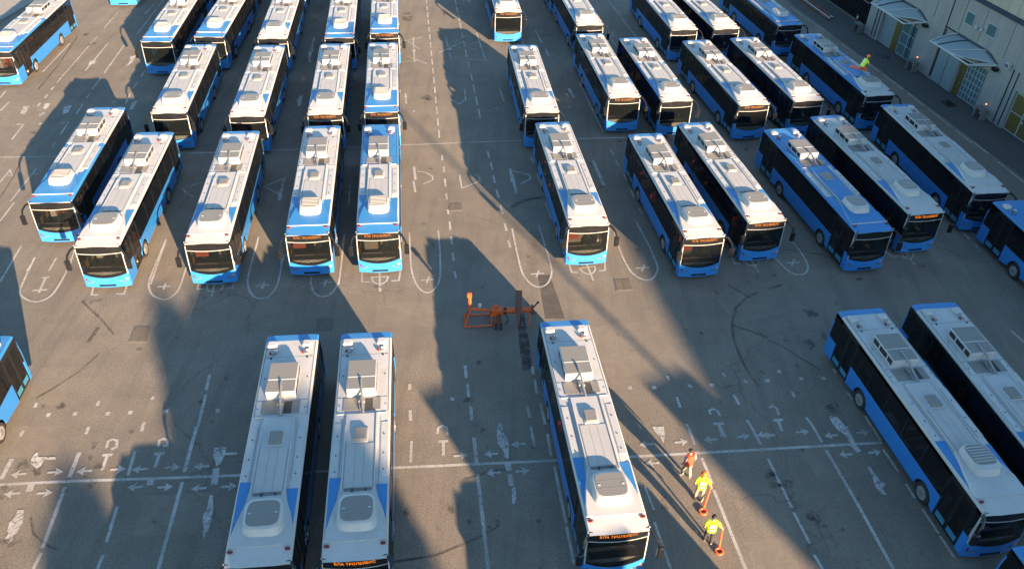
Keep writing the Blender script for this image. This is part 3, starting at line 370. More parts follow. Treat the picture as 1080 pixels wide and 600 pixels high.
    for x0,x1 in ((-1.02,-.58),(.5,.92)):
        f=MB(); f.box(x0,x1,4.98,5.38,2.94,3.12,0,.06); f.build('corner_box','white',t)
    for x in (-.72,.68):
        f=MB(); f.cyl((x,4.68,2.99),(0,0,1),.13,.07,12,0); f.cyl((x-.12,4.62,3.03),(0,1,0),.05,.10,8,1); f.cyl((x+.12,4.75,3.03),(1,0,0),.06,.16,8,2); f.build('rope_drum',['steel','red','white','inside'],t)
    # equipment box
    f=MB(); f.box(-.66,.56,1.80,3.62,2.94,3.37,0,.03)
    f.box(-.62,.52,2.60,3.58,3.37,3.385,1); f.box(-.62,.52,1.84,2.52,3.37,3.385,1); f.box(-.62,.52,2.53,2.59,3.37,3.395,0)
    f.cyl((-.42,3.72,3.02),(0,0,1),.07,.14,8,2)
    eq=f.build('equipment_box',['white','grey','yellow'],t)
    for s in (-1,1):
        f=MB(); xs=-.665 if s<0 else .565
        for y0,y1 in ((3.05,3.5),(2.35,2.95),(1.9,2.25)): f.box(xs-.006,xs+.006,y0,y1,3.05,3.30)
        f.build('louvre','black',eq)
    # recess + current collector
    f=MB(); f.box(-.78,-.14,.98,1.68,2.95,2.985,0); f.box(.42,.74,.98,1.68,2.95,2.985,0); f.box(.10,.42,.98,1.68,2.95,2.966,1); f.build('collector_tray',['grey','inside'],t)
    f=MB(); f.box(-.12,.08,.95,1.70,2.96,3.06,0,.02); f.tube([(-.05,2.35,3.45),(-.02,1.70,3.37),(.02,1.1,3.12),(.06,.78,3.05)],[.05,.05,.06,.04],6); f.tube([(-.10,1.5,3.1),(-.12,1.1,3.14),(-.04,.85,3.05)],.02,5); f.cyl((-.02,1.35,3.10),(1,0,0),.07,.26,10); f.build('current_collector','steel',t)
    # cowl
    plan=[(-.62,-3.05),(-.78,-3.60),(-.95,-4.25),(-1.07,-4.85),(-1.10,-5.31),(1.10,-5.31),(1.07,-4.55),(.95,-4.05),(.80,-3.60),(.64,-3.05)]
    zt=lambda y:3.055 if y>-4.7 else 3.055-.075*(-4.7-y)/.6
    f=MB(); r0=[(x,y,2.945) for x,y in plan]; r1=[(x*.95,y+(.0 if y<-5 else -.03),zt(y)) for x,y in plan]
    f.loft([r0,r1],0); f.build('front_cowl',sch['cowl'],t)
    f=MB(); q=ellipse(0,0,1,1,24)
    def sq(hx,y0,y1,z,p=4.5):
        cy=(y0+y1)/2; hy=abs(y1-y0)/2; o=[]
        for i in range(28):
            a=2*math.pi*i/28; c,s_=math.cos(a),math.sin(a); k=(abs(c)**p+abs(s_)**p)**(-1/p); o.append((.03+hx*c*k,cy+hy*s_*k,z))
        return o
    G=sch['grille']
    if G: f.loft([sq(.62,-2.95,-4.50,3.0),sq(.60,-3.0,-4.46,3.07),sq(.56,-3.06,-4.40,3.30),sq(.52,-3.10,-4.30,3.345)],0)
    else: f.loft([sq(.75,-3.42,-5.02,3.0),sq(.72,-3.48,-4.97,3.07),sq(.67,-3.56,-4.90,3.29),sq(.63,-3.62,-4.84,3.325)],0)
    ac=f.build('air_conditioner','white',t)
    f=MB()
    if G:
        f.loft([sq(.48,-3.14,-4.16,3.344),sq(.47,-3.15,-4.15,3.358)],0)
        for i in range(6): f.box(-.40,.46,-3.26-.14*i-.05,-3.26-.14*i,3.358,3.372,1)
    else:
        f.loft([sq(.58,-3.67,-4.79,3.324),sq(.57,-3.68,-4.78,3.342)],1)
        for y in (-4.05,-4.4): f.box(-.5,.56,y-.008,y+.008,3.342,3.346,0)
        for s in (-1,1): f.box(.03+s*.46-.05,.03+s*.46+.05,-4.26,-4.2,3.342,3.355,2)
    f.build('vent_grille',['grey' if sch['grille'] else 'steel','grey' if not sch['grille'] else 'greylt','white'],ac)
    # interior
    f=MB(); f.box(-1.02,1.02,-5.95,-5.35,.52,1.10,0,.06); f.box(-.95,.95,-5.92,-5.6,1.10,1.13,1); f.box(.15,.95,-5.5,-5.35,.6,1.16,1,.04); f.build('dashboard',['dash','inside'],t)
    f=MB(); rings=[]
    f.loft([[(.42+(.23+.02*math.cos(b_))*math.cos(2*math.pi*i/16),-5.28+(.23+.02*math.cos(b_))*math.sin(2*math.pi*i/16)*.9,1.22+.10*math.sin(2*math.pi*i/16)+.02*math.sin(b_)) for i in range(16)] for b_ in [2*math.pi*k/6 for k in range(7)]],0,False); f.tube([(.42,-5.28,1.22),(.42,-5.45,1.0)],.03,6); f.build('steering_wheel','black',t)
    f=MB(); f.box(.18,.66,-4.95,-4.45,.6,.98,0,.05); f.box(.2,.64,-4.55,-4.42,.95,1.62,0,.05); f.build('driver_seat','inside',t)
    f=MB(); f.box(.02,1.1,-4.36,-4.32,.52,2.3,0); f.box(-1.05,-.75,-4.2,-3.6,.52,1.45,1); f.build('cab_partition',['seatcream','dash'],t)
    f=MB(); f.box(-.98,-.30,-5.15,-5.08,1.35,2.25,0,.02); f.build('window_blind','seatred',t)
    f=MB(); f.box(-.85,-.1,-4.9,-4.85,.9,2.15,0); f.build('cream_screen','seatcream',t)
    for x in (-.95,-.5,.1,.55):
        f=MB(); f.box(x,x+.4,-4.1+ (0 if x<0 else .5),-3.7+(0 if x<0 else .5),.95,1.02,0,.02); f.box(x,x+.4,-3.72+(0 if x<0 else .5),-3.64+(0 if x<0 else .5),1.0,1.72,0,.03); f.build('passenger_seat','seatred',t)
    for y in (3.4,.9,-1.2):
        f=MB(); f.box(-1.0,-.5,y-.2,y+.2,.95,1.02,0,.02); f.box(-1.0,-.5,y+.2,y+.28,1.0,1.75,0,.03); f.build('passenger_seat','seatred',t)
    return t
def sign_text(body,name='sign_text'):
    cu=bpy.data.curves.new('txt','FONT'); cu.body=body; cu.size=.19; cu.align_x='CENTER'; cu.align_y='CENTER'; cu.resolution_u=3; cu.offset=.0
    o=bpy.data.objects.new('txt',cu); COL.objects.link(o); dg=bpy.context.evaluated_depsgraph_get(); dg.update()
    src=bpy.data.meshes.new_from_object(o.evaluated_get(dg)); bpy.data.objects.remove(o)
    xs=[v.co.x for v in src.vertices]; k=1.42/(max(xs)-min(xs))
    me=src; 
    for v in me.vertices:
        x,z=v.co.x*k,v.co.y+2.665; v.co=(x,YF(x,z)-.008,z)
    me.materials.clear(); me.materials.append(M['sign']); me.name=name; return me
TXT=sign_text('БЛА ТРОЛЕЙБУС'); 
SCH={}
def sc(rear='white',strip='white',plateau='white',cowl='white',edge='white',grille=False): return dict(rear=rear,strip=strip,plateau=plateau,cowl=cowl,edge=edge,grille=grille)
rb='roofblue'
SCH=dict(W=sc(),WG=sc(grille=True),BF=sc(cowl=rb,grille=True),BFE=sc(rear=rb,cowl=rb,grille=True),BE=sc(cowl=rb,edge=rb,grille=True),BL=sc(rear=rb,plateau=rb,cowl=rb,edge=rb,grille=True),BK=sc(rear=rb,plateau=rb,edge=rb),WE=sc(edge=rb))
POSE={b[0]:b[1:] for b in BUSES}
GL='buses parked in rows left of the central lane'; GR='buses parked in rows right of the central lane'; GN='buses parked nearest with their backs to the yard'
INFO={ # scheme, lit sign, label, group, detail
'A':('BE',0,'blue and white bus at the left end of the front row, dark sign',GL,2),
'B':('W',0,'white roofed bus second from left in the front row, wheel turned, dark sign',GL,2),
'C':('W',0,'white roofed bus third from left in the front row, beside the tree shadow',GL,2),
'D':('BF',1,'blue fronted bus with lit orange sign, left of the bus beside the central lane',GL,2),
'E':('BFE',1,'blue fronted bus with lit sign in front row, left edge of the central lane',GL,2),
'F':('W',0,'white roofed bus in the front row, first right of the central lane, sunlit windscreen',GR,2),
'G':('W',1,'white roofed bus with lit sign, second right of the central lane in front row',GR,2),
'H':('W',1,'white roofed bus with lit sign, directly left of the all blue roofed bus',GR,2),
'I':('BL',0,'bus with an entirely blue roof and front in the front row, dark sign',GR,2),
'J':('WG',1,'pale roofed shaded bus with lit sign, directly right of the blue roofed bus',GR,2),
'K':('WG',0,'shaded white roofed bus at the front row beside the grey hall paving',GR,2),
'L':('BL',0,'blue roofed bus cut by the right edge of the photo, rear corner showing',GR,2),
'B2':('W',0,'white roofed bus with dark sign, second row, farthest left behind the front row',GL,1),
'C2':('W',0,'white roofed bus in second row, directly behind the third front row bus',GL,1),
'D2':('W',1,'white roofed bus with lit sign in second row, left of the lane side column',GL,1),
'E2':('BF',1,'blue fronted bus with lit sign in second row of the lane side column',GL,1),
'F2':('W',0,'white roofed bus in second row, first right of the central lane',GR,1),
'G2':('W',1,'white roofed bus with lit sign and blue bumper, second row, second from lane',GR,1),
'H2':('WE',0,'bus with blue roof edges in second row, between two white roofed buses',GR,1),
'I2':('W',1,'white roofed bus with lit sign in second row, right of the blue edged bus',GR,1),
'J2':('W',0,'white roofed bus with dark sign, second row, left of the kneeling worker\'s bus',GR,1),
'K2':('BK',0,'blue roofed bus with white front cowl and a worker kneeling on top',GR,2),
'A3':('BF',0,'blue fronted bus in third row with its whole windscreen showing, far left',GL,1),
'B3':('BF',0,'blue fronted bus in third row, second from left, bonnet behind a white roof',GL,1),
'C3':('W',0,'white roofed bus in third row of the middle left column',GL,1),
'D3':('BF',0,'blue fronted bus in third row, left neighbour of the lane side column',GL,1),
'E3':('BF',1,'blue fronted bus with lit sign in third row, farthest shown of lane side column',GL,1),
'X3':('W',0,'bus of which only the blue bumper shows at the top left edge',GL,0),
'A4':('W',0,'bus in fourth row, blue corner glimpsed between two blue fronted buses',GL,0),
'B4':('W',0,'bus in fourth row, blue side glimpsed left of the white third row bus',GL,0),
'C4':('W',0,'bus in fourth row, blue corner glimpsed right of the white third row bus',GL,0),
'D4':('W',0,'bus in fourth row, blue corner glimpsed left of the lane side column',GL,0),
'F3':('W',1,'small far bus with lit sign standing alone at top of the central lane',GR,1),
'G3':('W',0,'white fronted bus in third row with a blue roof patch, first from lane',GR,1),
'G4':('W',0,'bus in the far row, blue corner glimpsed at top right of the central lane',GR,0),
'H3':('W',0,'white roofed bus in third row with yellow lit edge, middle of right block',GR,1),
'I3':('W',0,'white roofed bus in third row, left of the far blue roofed bus',GR,1),
'J3':('BL',0,'far blue roofed bus in third row beside the paved walkway',GR,1),
'M':('BE',0,'blue sided bus standing apart in the far top left corner, wheels showing',None,2),
'R':('W',1,'near white roofed bus with lit sign beside the three walking workers',GN,2),
'P':('W',0,'near white roofed bus, left one of the close pair, without lit sign',GN,2),
'Q':('W',1,'near white roofed bus, right one of the close pair, with lit sign',GN,2),
'S':('WG',0,'near shaded bus with ribbed roof unit and blue side, bottom right',GN,2),
'T':('WG',0,'near shaded bus at the right edge, beside the ribbed roof unit bus',GN,2),
'U':('BL',0,'bus in the bottom right corner, only its roof corner and window showing',GN,1),
'V':('BL',0,'blue bus cut by the left edge, rear side with two teal panelled panes',None,2),
}
# other buses of the same yard, just outside the frame, whose shadows fall into it
for k,(x,y,th) in dict(O1=(-8.0,7.6,.13),O2=(6.43,6.33,.145),O3=(12.05,6.3,.15)).items():
    POSE[k]=(x,y,th,1.0); INFO[k]=('W',0,{'O1':'bus below the frame, in front of the close pair','O2':'bus below the frame, in front of the near lit sign bus','O3':'bus below the frame, left of the corner bus'}[k],GN,0)
SK2=('wiper','windscreen_seal','grab_panel','mirror_glass','passenger_seat','steering_wheel','driver_seat','cab_partition','indicator_lamp')
SK1=SK2+('headlight','rope_drum','louvre','marker_lamp','door_pane','wheel_rim','roof_panel','corner_box')
protos={}
order=[]
for k,(s,lit,lab,grp,dt) in INFO.items():
    if s not in protos:
        protos[s]=make_bus(SCH[s])
index_children()
first={}
for k,(s,lit,lab,grp,dt) in INFO.items():
    sk_=() if dt==2 else SK2 if dt==1 else SK1
    if k not in 'CDFGIC2D2': sk_+=('window_blind',)
    if k not in ('E','F','G'): sk_+=('cream_screen',)
    o=copy_tree(protos[s],None,sk_)
    x,y,th,ks=POSE[k]; o.location=(x,y,0); o.rotation_euler=(0,0,th); o.scale=(1,ks,1)
    tag(o,lab,'bus',grp)
    if lit:
        for ch in o.children:
            if ch.name.split('.')[0]=='destination_sign':
                t=bpy.data.objects.new('sign_text',TXT); COL.objects.link(t); t.parent=ch
def drop(o):
    for c in list(o.children): drop(c)
    bpy.data.objects.remove(o)
for p in protos.values(): drop(p)
# ------------------------------------------------------------------ ground and markings
f=MB(); f.add([(-400,-400,0),(400,-400,0),(400,500,0),(-400,500,0)],[(0,1,2,3)]); tag(f.build('yard_ground','asphalt'),kind='structure')
def strip(mb,pts,w,z,m=0):
    P=[Vector(p) for p in pts]; closed=(P[0]-P[-1]).length<.02 and len(P)>3
    if closed: P=P[:-1]
    n=len(P); A=[]
    for i,p in enumerate(P):
        if closed: a,b=P[i-1],P[(i+1)%n]
        else: a,b=P[max(i-1,0)],P[min(i+1,n-1)]
        d1=(p-a).normalized() if (p-a).length>1e-6 else (b-p).normalized(); d2=(b-p).normalized() if (b-p).length>1e-6 else d1
        n1=Vector((-d1.y,d1.x)); n2=Vector((-d2.y,d2.x)); mm=(n1+n2); 
        if mm.length<.2: mm=n2.copy()
        mm.normalize(); k=min(2.2,1/max(.3,mm.dot(n2))); A+= [p+mm*w/2*k,p-mm*w/2*k]
    fs=[(2*i,2*i+1,2*i+3,2*i+2) for i in range(n-1)]
    if closed: fs.append((2*n-2,2*n-1,1,0))
    mb.add([(a.x,a.y,z) for a in A],fs,m)
f=MB(); g=MB()
def curve(P):
    if len(P)<7 or (Vector(P[0])-Vector(P[-1])).length<.02: return P
    o=[]; Q=[Vector(p) for p in P]; Q=[Q[0]*2-Q[1]]+Q+[Q[-1]*2-Q[-2]]
    for a,b,c,d in zip(Q,Q[1:],Q[2:],Q[3:]):
        for k in range(4):
            t=k/4; o.append(.5*((2*b)+(c-a)*t+(2*a-5*b+4*c-d)*t*t+(3*b-a-3*c+d)*t**3))
    return o+[Q[-2]]
for i,(w,pts) in enumerate(LINES):
    pts=curve(pts)
    strip(g if w<=.105 else f,pts,w*.88,.006+(i%60)*.00025)
tag(f.build('lane_marking','mark',smooth=0),kind='structure'); tag(g.build('worn_lane_marking','faint',smooth=0),kind='structure')
f=MB()
for i,(x,y,d) in enumerate(ARROWS):
    a=R(7.5 if x<0 else 9); c,s=math.cos(a),math.sin(a)
    pts=[(-.38,-.05),(.02,-.05),(-.04,-.20),(.36,0),(-.04,.20),(.02,.05),(-.38,.05)]
    pts=[(px*d*.86,py*1.15) for px,py in pts]; z=.0225+(i%4)*.0003
    f.add([(x+c*px-s*py,y+s*px+c*py,z) for px,py in pts],[(0,1,5,6),(1,2,3),(1,3,5),(3,4,5)])
tag(f.build('arrow_marking','mark',smooth=0),kind='structure')
f=MB()
for i,b in enumerate(BLOBS): f.add([(x,y,.024+.0003*(i%5)) for x,y in b],[tuple(range(len(b)))])
tag(f.build('worn_symbol_marking','faint',smooth=0),kind='structure')
rnd=random.Random(3)
def blot(mb,x,y,r,z,n=14):
    ph=rnd.random()*6; mb.add([(x+r*(1+.35*math.sin(2*a+ph)+.25*rnd.uniform(-1,1))*math.cos(a),y+1.1*r*(1+.3*math.cos(3*a+ph)+.2*rnd.uniform(-1,1))*math.sin(a),z) for a in [2*math.pi*i/n for i in range(n)]],[tuple(range(n))])
f=MB()
for i,(x,y,r) in enumerate(STAINS):
    blot(f,x,y,r*.62,.027+.0003*(i%5))
    if r>.2: blot(f,x+rnd.uniform(-.5,.5),y+rnd.uniform(-.5,.5),r*.25,.029)
for i in range(100): blot(f,rnd.uniform(-30,28),rnd.uniform(16,80),rnd.uniform(.04,.13),.030+.0003*(i%5),8)
for k in POSE:                                    # drips under engine and axle of parked buses
    x,y,th,_=POSE[k]
    for j in range(2): blot(f,x+math.sin(th)*7.2+rnd.uniform(-.8,.8),y-math.cos(th)*7.2+rnd.uniform(-.5,.5),rnd.uniform(.05,.16),.032+.0003*j,9)
tag(f.build('oil_stains','oil',smooth=0),kind='structure')
f=MB()
for i,(w,pts) in enumerate(TRACKS): strip(f,pts,w,.0032+.0002*(i%8))
tag(f.build('tyre_marks','tyremark',smooth=0),kind='structure')
f=MB(); f.add([(x,y,.0034) for x,y in SPILL],[tuple(range(len(SPILL)))]); tag(f.build('dark_spill','wet',smooth=0),kind='structure')
f=MB(); f.add([(x,y,.0026) for x,y in DARKLANE],[(0,1,2,3)]); tag(f.build('resurfaced_strip','seal',smooth=0),kind='structure')
f=MB(); g=MB()
for i,(x,y,a,b,an) in enumerate([(-21.3,27.3,.9,1.3,8),(-20.6,24.0,1.3,.9,8),(-17.5,37,1.0,2.6,8),(-5.5,33.5,1.6,1.0,5),(6.0,31.2,1.5,2.2,12),(13.5,35.8,2.2,1.4,20),(17.5,38.2,1.2,2.4,10),(-2.5,60,1.5,2.5,8),(-37,54,2.5,1.6,8),(10.8,18.6,.9,1.8,10),(-13.2,20.5,1.4,1.0,7),(-33,47,1.0,3,10),(14.6,24.6,1.3,1.0,10),(-4,50,.9,1.6,6)]):
    c_,s_=math.cos(R(an)),math.sin(R(an)); q=[(x+c_*px*a-s_*py*b,y+s_*px*a+c_*py*b,.0012+.0001*i) for px,py in ((-1,-1),(1,-1),(1,1),(-1,1))]
    f.add(q,[(0,1,2,3)])
tag(f.build('pale_repair_patch','pale',smooth=0),kind='structure')
# covers
for q,lab in (([(-4.15,44.55),(-3.37,44.65),(-3.25,43.77),(-4.15,43.6)],'brown cover plate in the central lane behind the U shaped bays'),([(5.69,37.28),(6.6,37.34),(6.72,36.3),(5.76,36.16)],'sunlit brown cover plate below the first bus right of the lane'),
              ([(-19.14,31.75),(-18.31,31.8),(-18.07,30.57),(-18.98,30.52)],'sunlit brown cover plate left of the tree shadow'),([(-10.1,32.95),(-9.2,33.0),(-9.07,31.95),(-9.98,31.9)],'shaded brown cover plate behind the close pair of buses')):
    c=Vector((sum(p[0] for p in q)/4,sum(p[1] for p in q)/4)); t=empty('utility_cover',(c.x,c.y,0)); tag(t,lab,'manhole cover','utility covers in the yard')
    sh=lambda k:[((x-c.x)*k,(y-c.y)*k) for x,y in q]
    f=MB(); f.prism(sh(1),.001,.012); f.build('cover_frame','stand',t)
    a=sh(.9); h1=[a[0],((a[0][0]+a[1][0])/2-.01,(a[0][1]+a[1][1])/2),((a[2][0]+a[3][0])/2-.01,(a[2][1]+a[3][1])/2),a[3]]; h2=[((a[0][0]+a[1][0])/2+.01,(a[0][1]+a[1][1])/2),a[1],a[2],((a[2][0]+a[3][0])/2+.01,(a[2][1]+a[3][1])/2)]
    for h in (h1,h2): f=MB(); f.prism(h,.010,.020); f.build('cover_plate','cover',t)
t=MB(); t.prism(ellipse(5.15,39.73,.33,.3,16),.001,.02,0); t.prism(ellipse(5.15,39.73,.25,.22,16),.02,.026,1); tag(t.build('drain_cover',['rust','black']),'small round drain cover beside the U bay left of the sunlit windscreen bus','drain cover')
# ------------------------------------------------------------------ hall on the right
AX=Vector((32.3,77.4,0)); ang=math.atan2(-.97523,.22119)
hall=empty('depot_hall',AX,ang)     # local +x runs along the wall towards the camera, local -y is outwards
tag(hall,'grey clad depot hall with two glazed canopies and blue roof band','building')
f=MB(); cuts=[(2.1,7.25,3.1),(13.3,16.5,3.15),(19.75,22.6,3.05)]; xs=0
for a,b,h in cuts: f.box(xs,a,0,.3,0,7.3); f.box(a,b,.0,.3,h,7.3); xs=b
f.box(xs,46,0,.3,0,7.3); f.box(0,.3,.3,22,0,7.3); f.box(45.7,46,.3,22,0,7.3); f.box(.3,45.7,21.7,22,0,7.3)
for a,b,h in cuts: f.box(a,b,.5,.6,0,h,0)
f.build('wall','wall',hall)
f=MB(); f.box(-.12,46.1,-.12,.32,7.3,7.62); f.build('fascia_band','fascia',hall)
f=MB(); f.box(.02,46,.05,22,7.62,11.2); 
for i in range(46): f.box(i*1.0,i*1.0+.04,.02,.05,7.62,11.2)
f.build('upper_cladding','beige',hall)
f=MB(); f.box(-.1,46.1,-.1,22.1,11.2,11.4); f.build('roof','steel',hall)
for i in range(0,44,4):
    pass
for a in (1.25,1.75,6.83,10.45,10.62,18.9,19.45): f=MB(); f.box(a-.03,a+.03,-.05,0,.2 if a<11 else .1,4.3 if a not in (10.45,) else 6.6); f.build('downpipe','black',hall)
for a in (4.6,8.6,11.9,14.3,17.4,20.5): f=MB(); f.box(a-.012,a+.012,-.012,.0,4.6,7.2); f.build('cladding_joint','black',hall)
f=MB(); f.box(10.4,12.0,-.06,0,4.40,4.48); f.build('cable_tray','black',hall)
for a0,a1,z0,z1 in ((12.25,13.2,5.46,6.32),(14.82,15.8,5.5,6.32),(27,28,5.5,6.3),(30,31,5.5,6.3)):
    f=MB(); f.box(a0-.06,a1+.06,-.05,0,z0-.06,z0);f.box(a0-.06,a1+.06,-.05,0,z1,z1+.06);f.box(a0-.06,a0,-.05,0,z0,z1);f.box(a1,a1+.06,-.05,0,z0,z1); w=f.build('wall_window','frame',hall)
    f=MB(); f.box(a0,a1,-.02,-.004,z0,z1); f.build('pane','bglass',w)
for a,z in ((13.76,5.6),(14.35,5.65)): f=MB(); f.box(a-.12,a+.12,-.18,0,z-.1,z+.1,0,.03); f.build('wall_lamp','white',hall)
f=MB(); f.box(18.05,18.55,-.3,0,4.2,4.6,0,.04); f.box(18.12,18.48,-.32,-.3,4.26,4.52,1); f.build('floodlight',['white','lamp'],hall)
def gridpanel(name,a0,a1,z0,z1,nx,nz,y,mat):
    f=MB(); 
    for i in range(nx+1): x=a0+(a1-a0)*i/nx; f.box(x-.03,x+.03,y-.05,y,z0,z1)
    for j in range(nz+1): z=z0+(z1-z0)*j/nz; f.box(a0,a1,y-.045,y-.005,z-.03,z+.03)
    g=f.build(name,'frame',hall); f=MB(); f.box(a0+.02,a1-.02,y-.02,y-.01,z0+.02,z1-.02); f.build('pane',mat,g); return g
gridpanel('entrance_screen',2.2,4.0,.05,2.95,1,1,.28,'doorpane'); gridpanel('entrance_screen',4.95,7.2,.05,2.95,2,3,.28,'bglass')
gridpanel('entrance_screen',14.1,16.45,.05,3.1,6,6,.28,'bglass')
for a0,a1 in ((4.03,4.88),(13.38,14.02)):
    f=MB(); f.box(a0+.02,a1-.02,.2,.26,.03,2.75,0); d=f.build('door','ochre',hall); f=MB(); f.box(a1-.18,a1-.1,.15,.2,1.0,1.15); f.build('handle','steel',d)
f=MB(); f.box(10.75,13.2,-.04,0,.05,2.7,0); f.box(11.95,11.99,-.045,-.04,.05,2.7,1); f.build('wall_panel',['doorpane','black'],hall)
f=MB(); f.box(19.8,22.55,.2,.26,.03,2.95,0)
for x in (19.85,21.15,22.5): f.box(x-.04,x+.04,.17,.2,.03,2.95,1)
for z in (.08,1.5,2.9): f.box(19.8,22.55,.175,.2,z-.03,z+.03,1)
d=f.build('door',['ochre','frame'],hall); f=MB(); f.box(21.25,21.4,.1,.17,1.1,1.25); f.build('handle','white',d)
for a0,a1,w0,w1 in ((2.2,7.35,3.0,8.05),(11.2,16.05,12.0,17.15)):       # curved glazed canopies over the doors
    nn=10; mm=8; vs=[];fs=[]
    for i in range(nn+1):
        u=i/nn; zw=4.42-.5*max(0,(u-.75)/.25)
        for j in range(mm+1):
            t=j/mm; fa=a0+u*.62*(a1-a0); wa=w0+u*(w1-w0); k=math.sin(t*math.pi/2)
            vs.append((fa+(wa-fa)*t,-1.6*(1-t),3.60+(zw-3.60)*(.55*k+.45*t)))
    w=mm+1
    for i in range(nn):
        for j in range(mm): fs.append((i*w+j,i*w+j+1,(i+1)*w+j+1,(i+1)*w+j))
    f=MB(); f.add(vs,fs,0); cp=f.build('entrance_canopy','poly',hall)
    sd=cp.modifiers.new('s','SOLIDIFY'); sd.thickness=.03
    up=lambda q,dz=.03:(q[0],q[1],q[2]+dz)
    def rib(pts,r,m):
        f=MB(); f.tube(pts,r,5); f.build('canopy_rib',m,cp)
    for i,m in ((0,'frame'),(3,'black'),(7,'frame'),(10,'frame')): rib([up(vs[i*w+j]) for j in range(w)],.045,m)
    rib([(a0-.1,-1.6,3.57),(a1,-1.6,3.57),(w1,-.02,3.9)],.075,'frame')
    rib([up(vs[i*w+mm],.05) for i in range(nn+1)],.07,'black')
    rib([vs[7*w],(a1+.3,-1.2,3.75),(w1-.3,-.3,3.95)],.04,'frame')
    f=MB(); f.box(w1-.1,w1+.35,-.35,0,3.55,3.8); f.build('bracket','black',cp)
# paved walkway with dashed edge
def HW(a,o,z=0): v=Vector((a,-o,0)); v.rotate(hall.rotation_euler); return (AX.x+v.x,AX.y+v.y,z)
f=MB(); f.add([HW(-14,3.35,.005),HW(-14,-1,.005),HW(46,-.05,.005),HW(46,3.35,.005)],[(0,1,2,3)]); tag(f.build('paved_walkway','pavers',smooth=0),kind='structure')
for a in (5.6,15.3): 
    f=MB(); q=[HW(a-.6,1.8)[:2],HW(a+.6,1.8)[:2],HW(a+.6,.9)[:2],HW(a-.6,.9)[:2]]; f.prism([(x,y) for x,y in q],.006,.02); o=f.build('drain_grating','black'); tag(o,'dark drain grating in the paving by the '+('far' if a<8 else 'near')+' glazed canopy','drain grating','drain gratings by the hall')
AMB=emit('amber_lamp',(1,.25,.06),.7)
# slanted grey bins / stands with small orange lamps
for a,lab in ((-.2,'grey concrete stand at the far corner of the hall, striped post behind it'),(8.75,'grey stand with orange lamp between the two canopies'),(17.95,'grey stand with orange lamp between the near canopy and the yellow door')):
    t=empty('lamp_stand',HW(a,.55),ang); tag(t,lab,'stand','grey stands along the hall wall')
    for s in (-1,1): f=MB(); f.add([(s*.42-.05,-.35,0),(s*.42+.05,-.35,0),(s*.42+.05,.25,0),(s*.42-.05,.25,0),(s*.42-.05,-.2,.75),(s*.42+.05,-.2,.75),(s*.42+.05,.2,.75),(s*.42-.05,.2,.75)],[(3,2,1,0),(4,5,6,7),(0,1,5,4),(1,2,6,5),(2,3,7,6),(3,0,4,7)]); f.build('leg','stand',t)
    f=MB(); f.box(-.5,.5,-.25,.25,.70,.82,0,.02); f.build('top_slab','stand',t)
    if a>0:
        f=MB(); f.box(-.03,.03,.2,.26,.82,1.1); p=f.build('lamp_post','steel',t); f=MB(); f.ball((0,.2,1.14),.06,.06,.06); f.build('lamp_bulb',AMB,p)
f=MB(); p=HW(-1.1,.3)
for i in range(4): f.cyl((p[0],p[1],.15+.3*i),(0,0,1),.09,.3,10,i%2)
f.ball((p[0],p[1],1.22),.10,.10,.08,10,6,0); tag(f.build('striped_post',['red','white']),'red and white striped post at the far corner of the hall','post')
# dark shed and a stack of long rails beyond the hall
sh=empty('dark_shed',HW(-1.5,-1.2),ang); tag(sh,'dark corrugated shed beyond the corner of the grey hall','shed')
f=MB(); f.box(-16,0,0,6,0,3.4)
for i in range(40): f.box(-16+.4*i,-16+.4*i+.15,-.05,0,0,3.4)
f.build('wall','black',sh); f=MB(); f.box(-16.2,.2,-.3,6.2,3.4,3.6); f.build('roof','black',sh)
f=MB(); f.tube([(-.2,-.25,2.1),(-7,-.25,2.1)],.05,5); f.build('railing','steel',sh)
for i,(o_,z,le,c) in enumerate(((2.9,.12,8,'rust'),(2.6,.12,9,'steel'),(2.2,.12,8.4,'steel'),(2.5,.34,8.8,'rust'))):
    f=MB(); a=HW(-3.2-.25*i,o_-1.0,z); b=HW(-3.2-le,o_-1.0,z); f.tube([a,b],.10,6); tag(f.build('long_pipe',c),['rusty pipe lying nearest the yard in the stack by the dark shed','grey pipe lying second in the stack by the dark shed','grey pipe lying nearest the dark shed wall','rusty pipe resting on top of the stacked pipes'][i],'pipe','pipes stacked by the dark shed')
# kerb and verge in the far top left corner
f=MB(); f.add([(-75,70.5,.006),(-47.0,70.0,.006),(-46.2,80,.006),(-46,95,.006),(-75,95,.006)],[(0,1,2,3,4)]); tag(f.build('gravel_verge','concrete',smooth=0),kind='structure')
f=MB(); f.prism([(-75,70.1),(-46.75,69.6),(-45.7,80),(-45.5,95),(-45.75,95),(-45.95,80),(-47.0,69.9),(-75,70.4)],0,.14); tag(f.build('kerb','concrete'),kind='structure')
# ------------------------------------------------------------------ people
def skin(name,joints,edges,mat,parent,sub=2,root=0):
    me=bpy.data.meshes.new(name); me.from_pydata([j[:3] for j in joints],edges,[]); o=bpy.data.objects.new(name,me); COL.objects.link(o)
    s=o.modifiers.new('sk','SKIN'); s.use_smooth_shade=True
    for i,j in enumerate(joints):
        sv=me.skin_vertices[0].data[i]; sv.radius=(j[3],j[4] if len(j)>4 else j[3]); sv.use_root=(i==root)
    u=o.modifiers.new('ss','SUBSURF'); u.levels=sub; u.render_levels=sub
    dg=bpy.context.evaluated_depsgraph_get(); dg.update(); m2=bpy.data.meshes.new_from_object(o.evaluated_get(dg)); bpy.data.objects.remove(o)
    m2.name=name; m2.materials.clear(); m2.materials.append(M[mat]); m2.shade_smooth()
    r=bpy.data.objects.new(name,m2); COL.objects.link(r)
    if parent: r.parent=parent
    return r
def chain(J,E,start,pts):
    for p in pts:
        J.append(p); E.append((start,len(J)-1)); start=len(J)-1
    return start
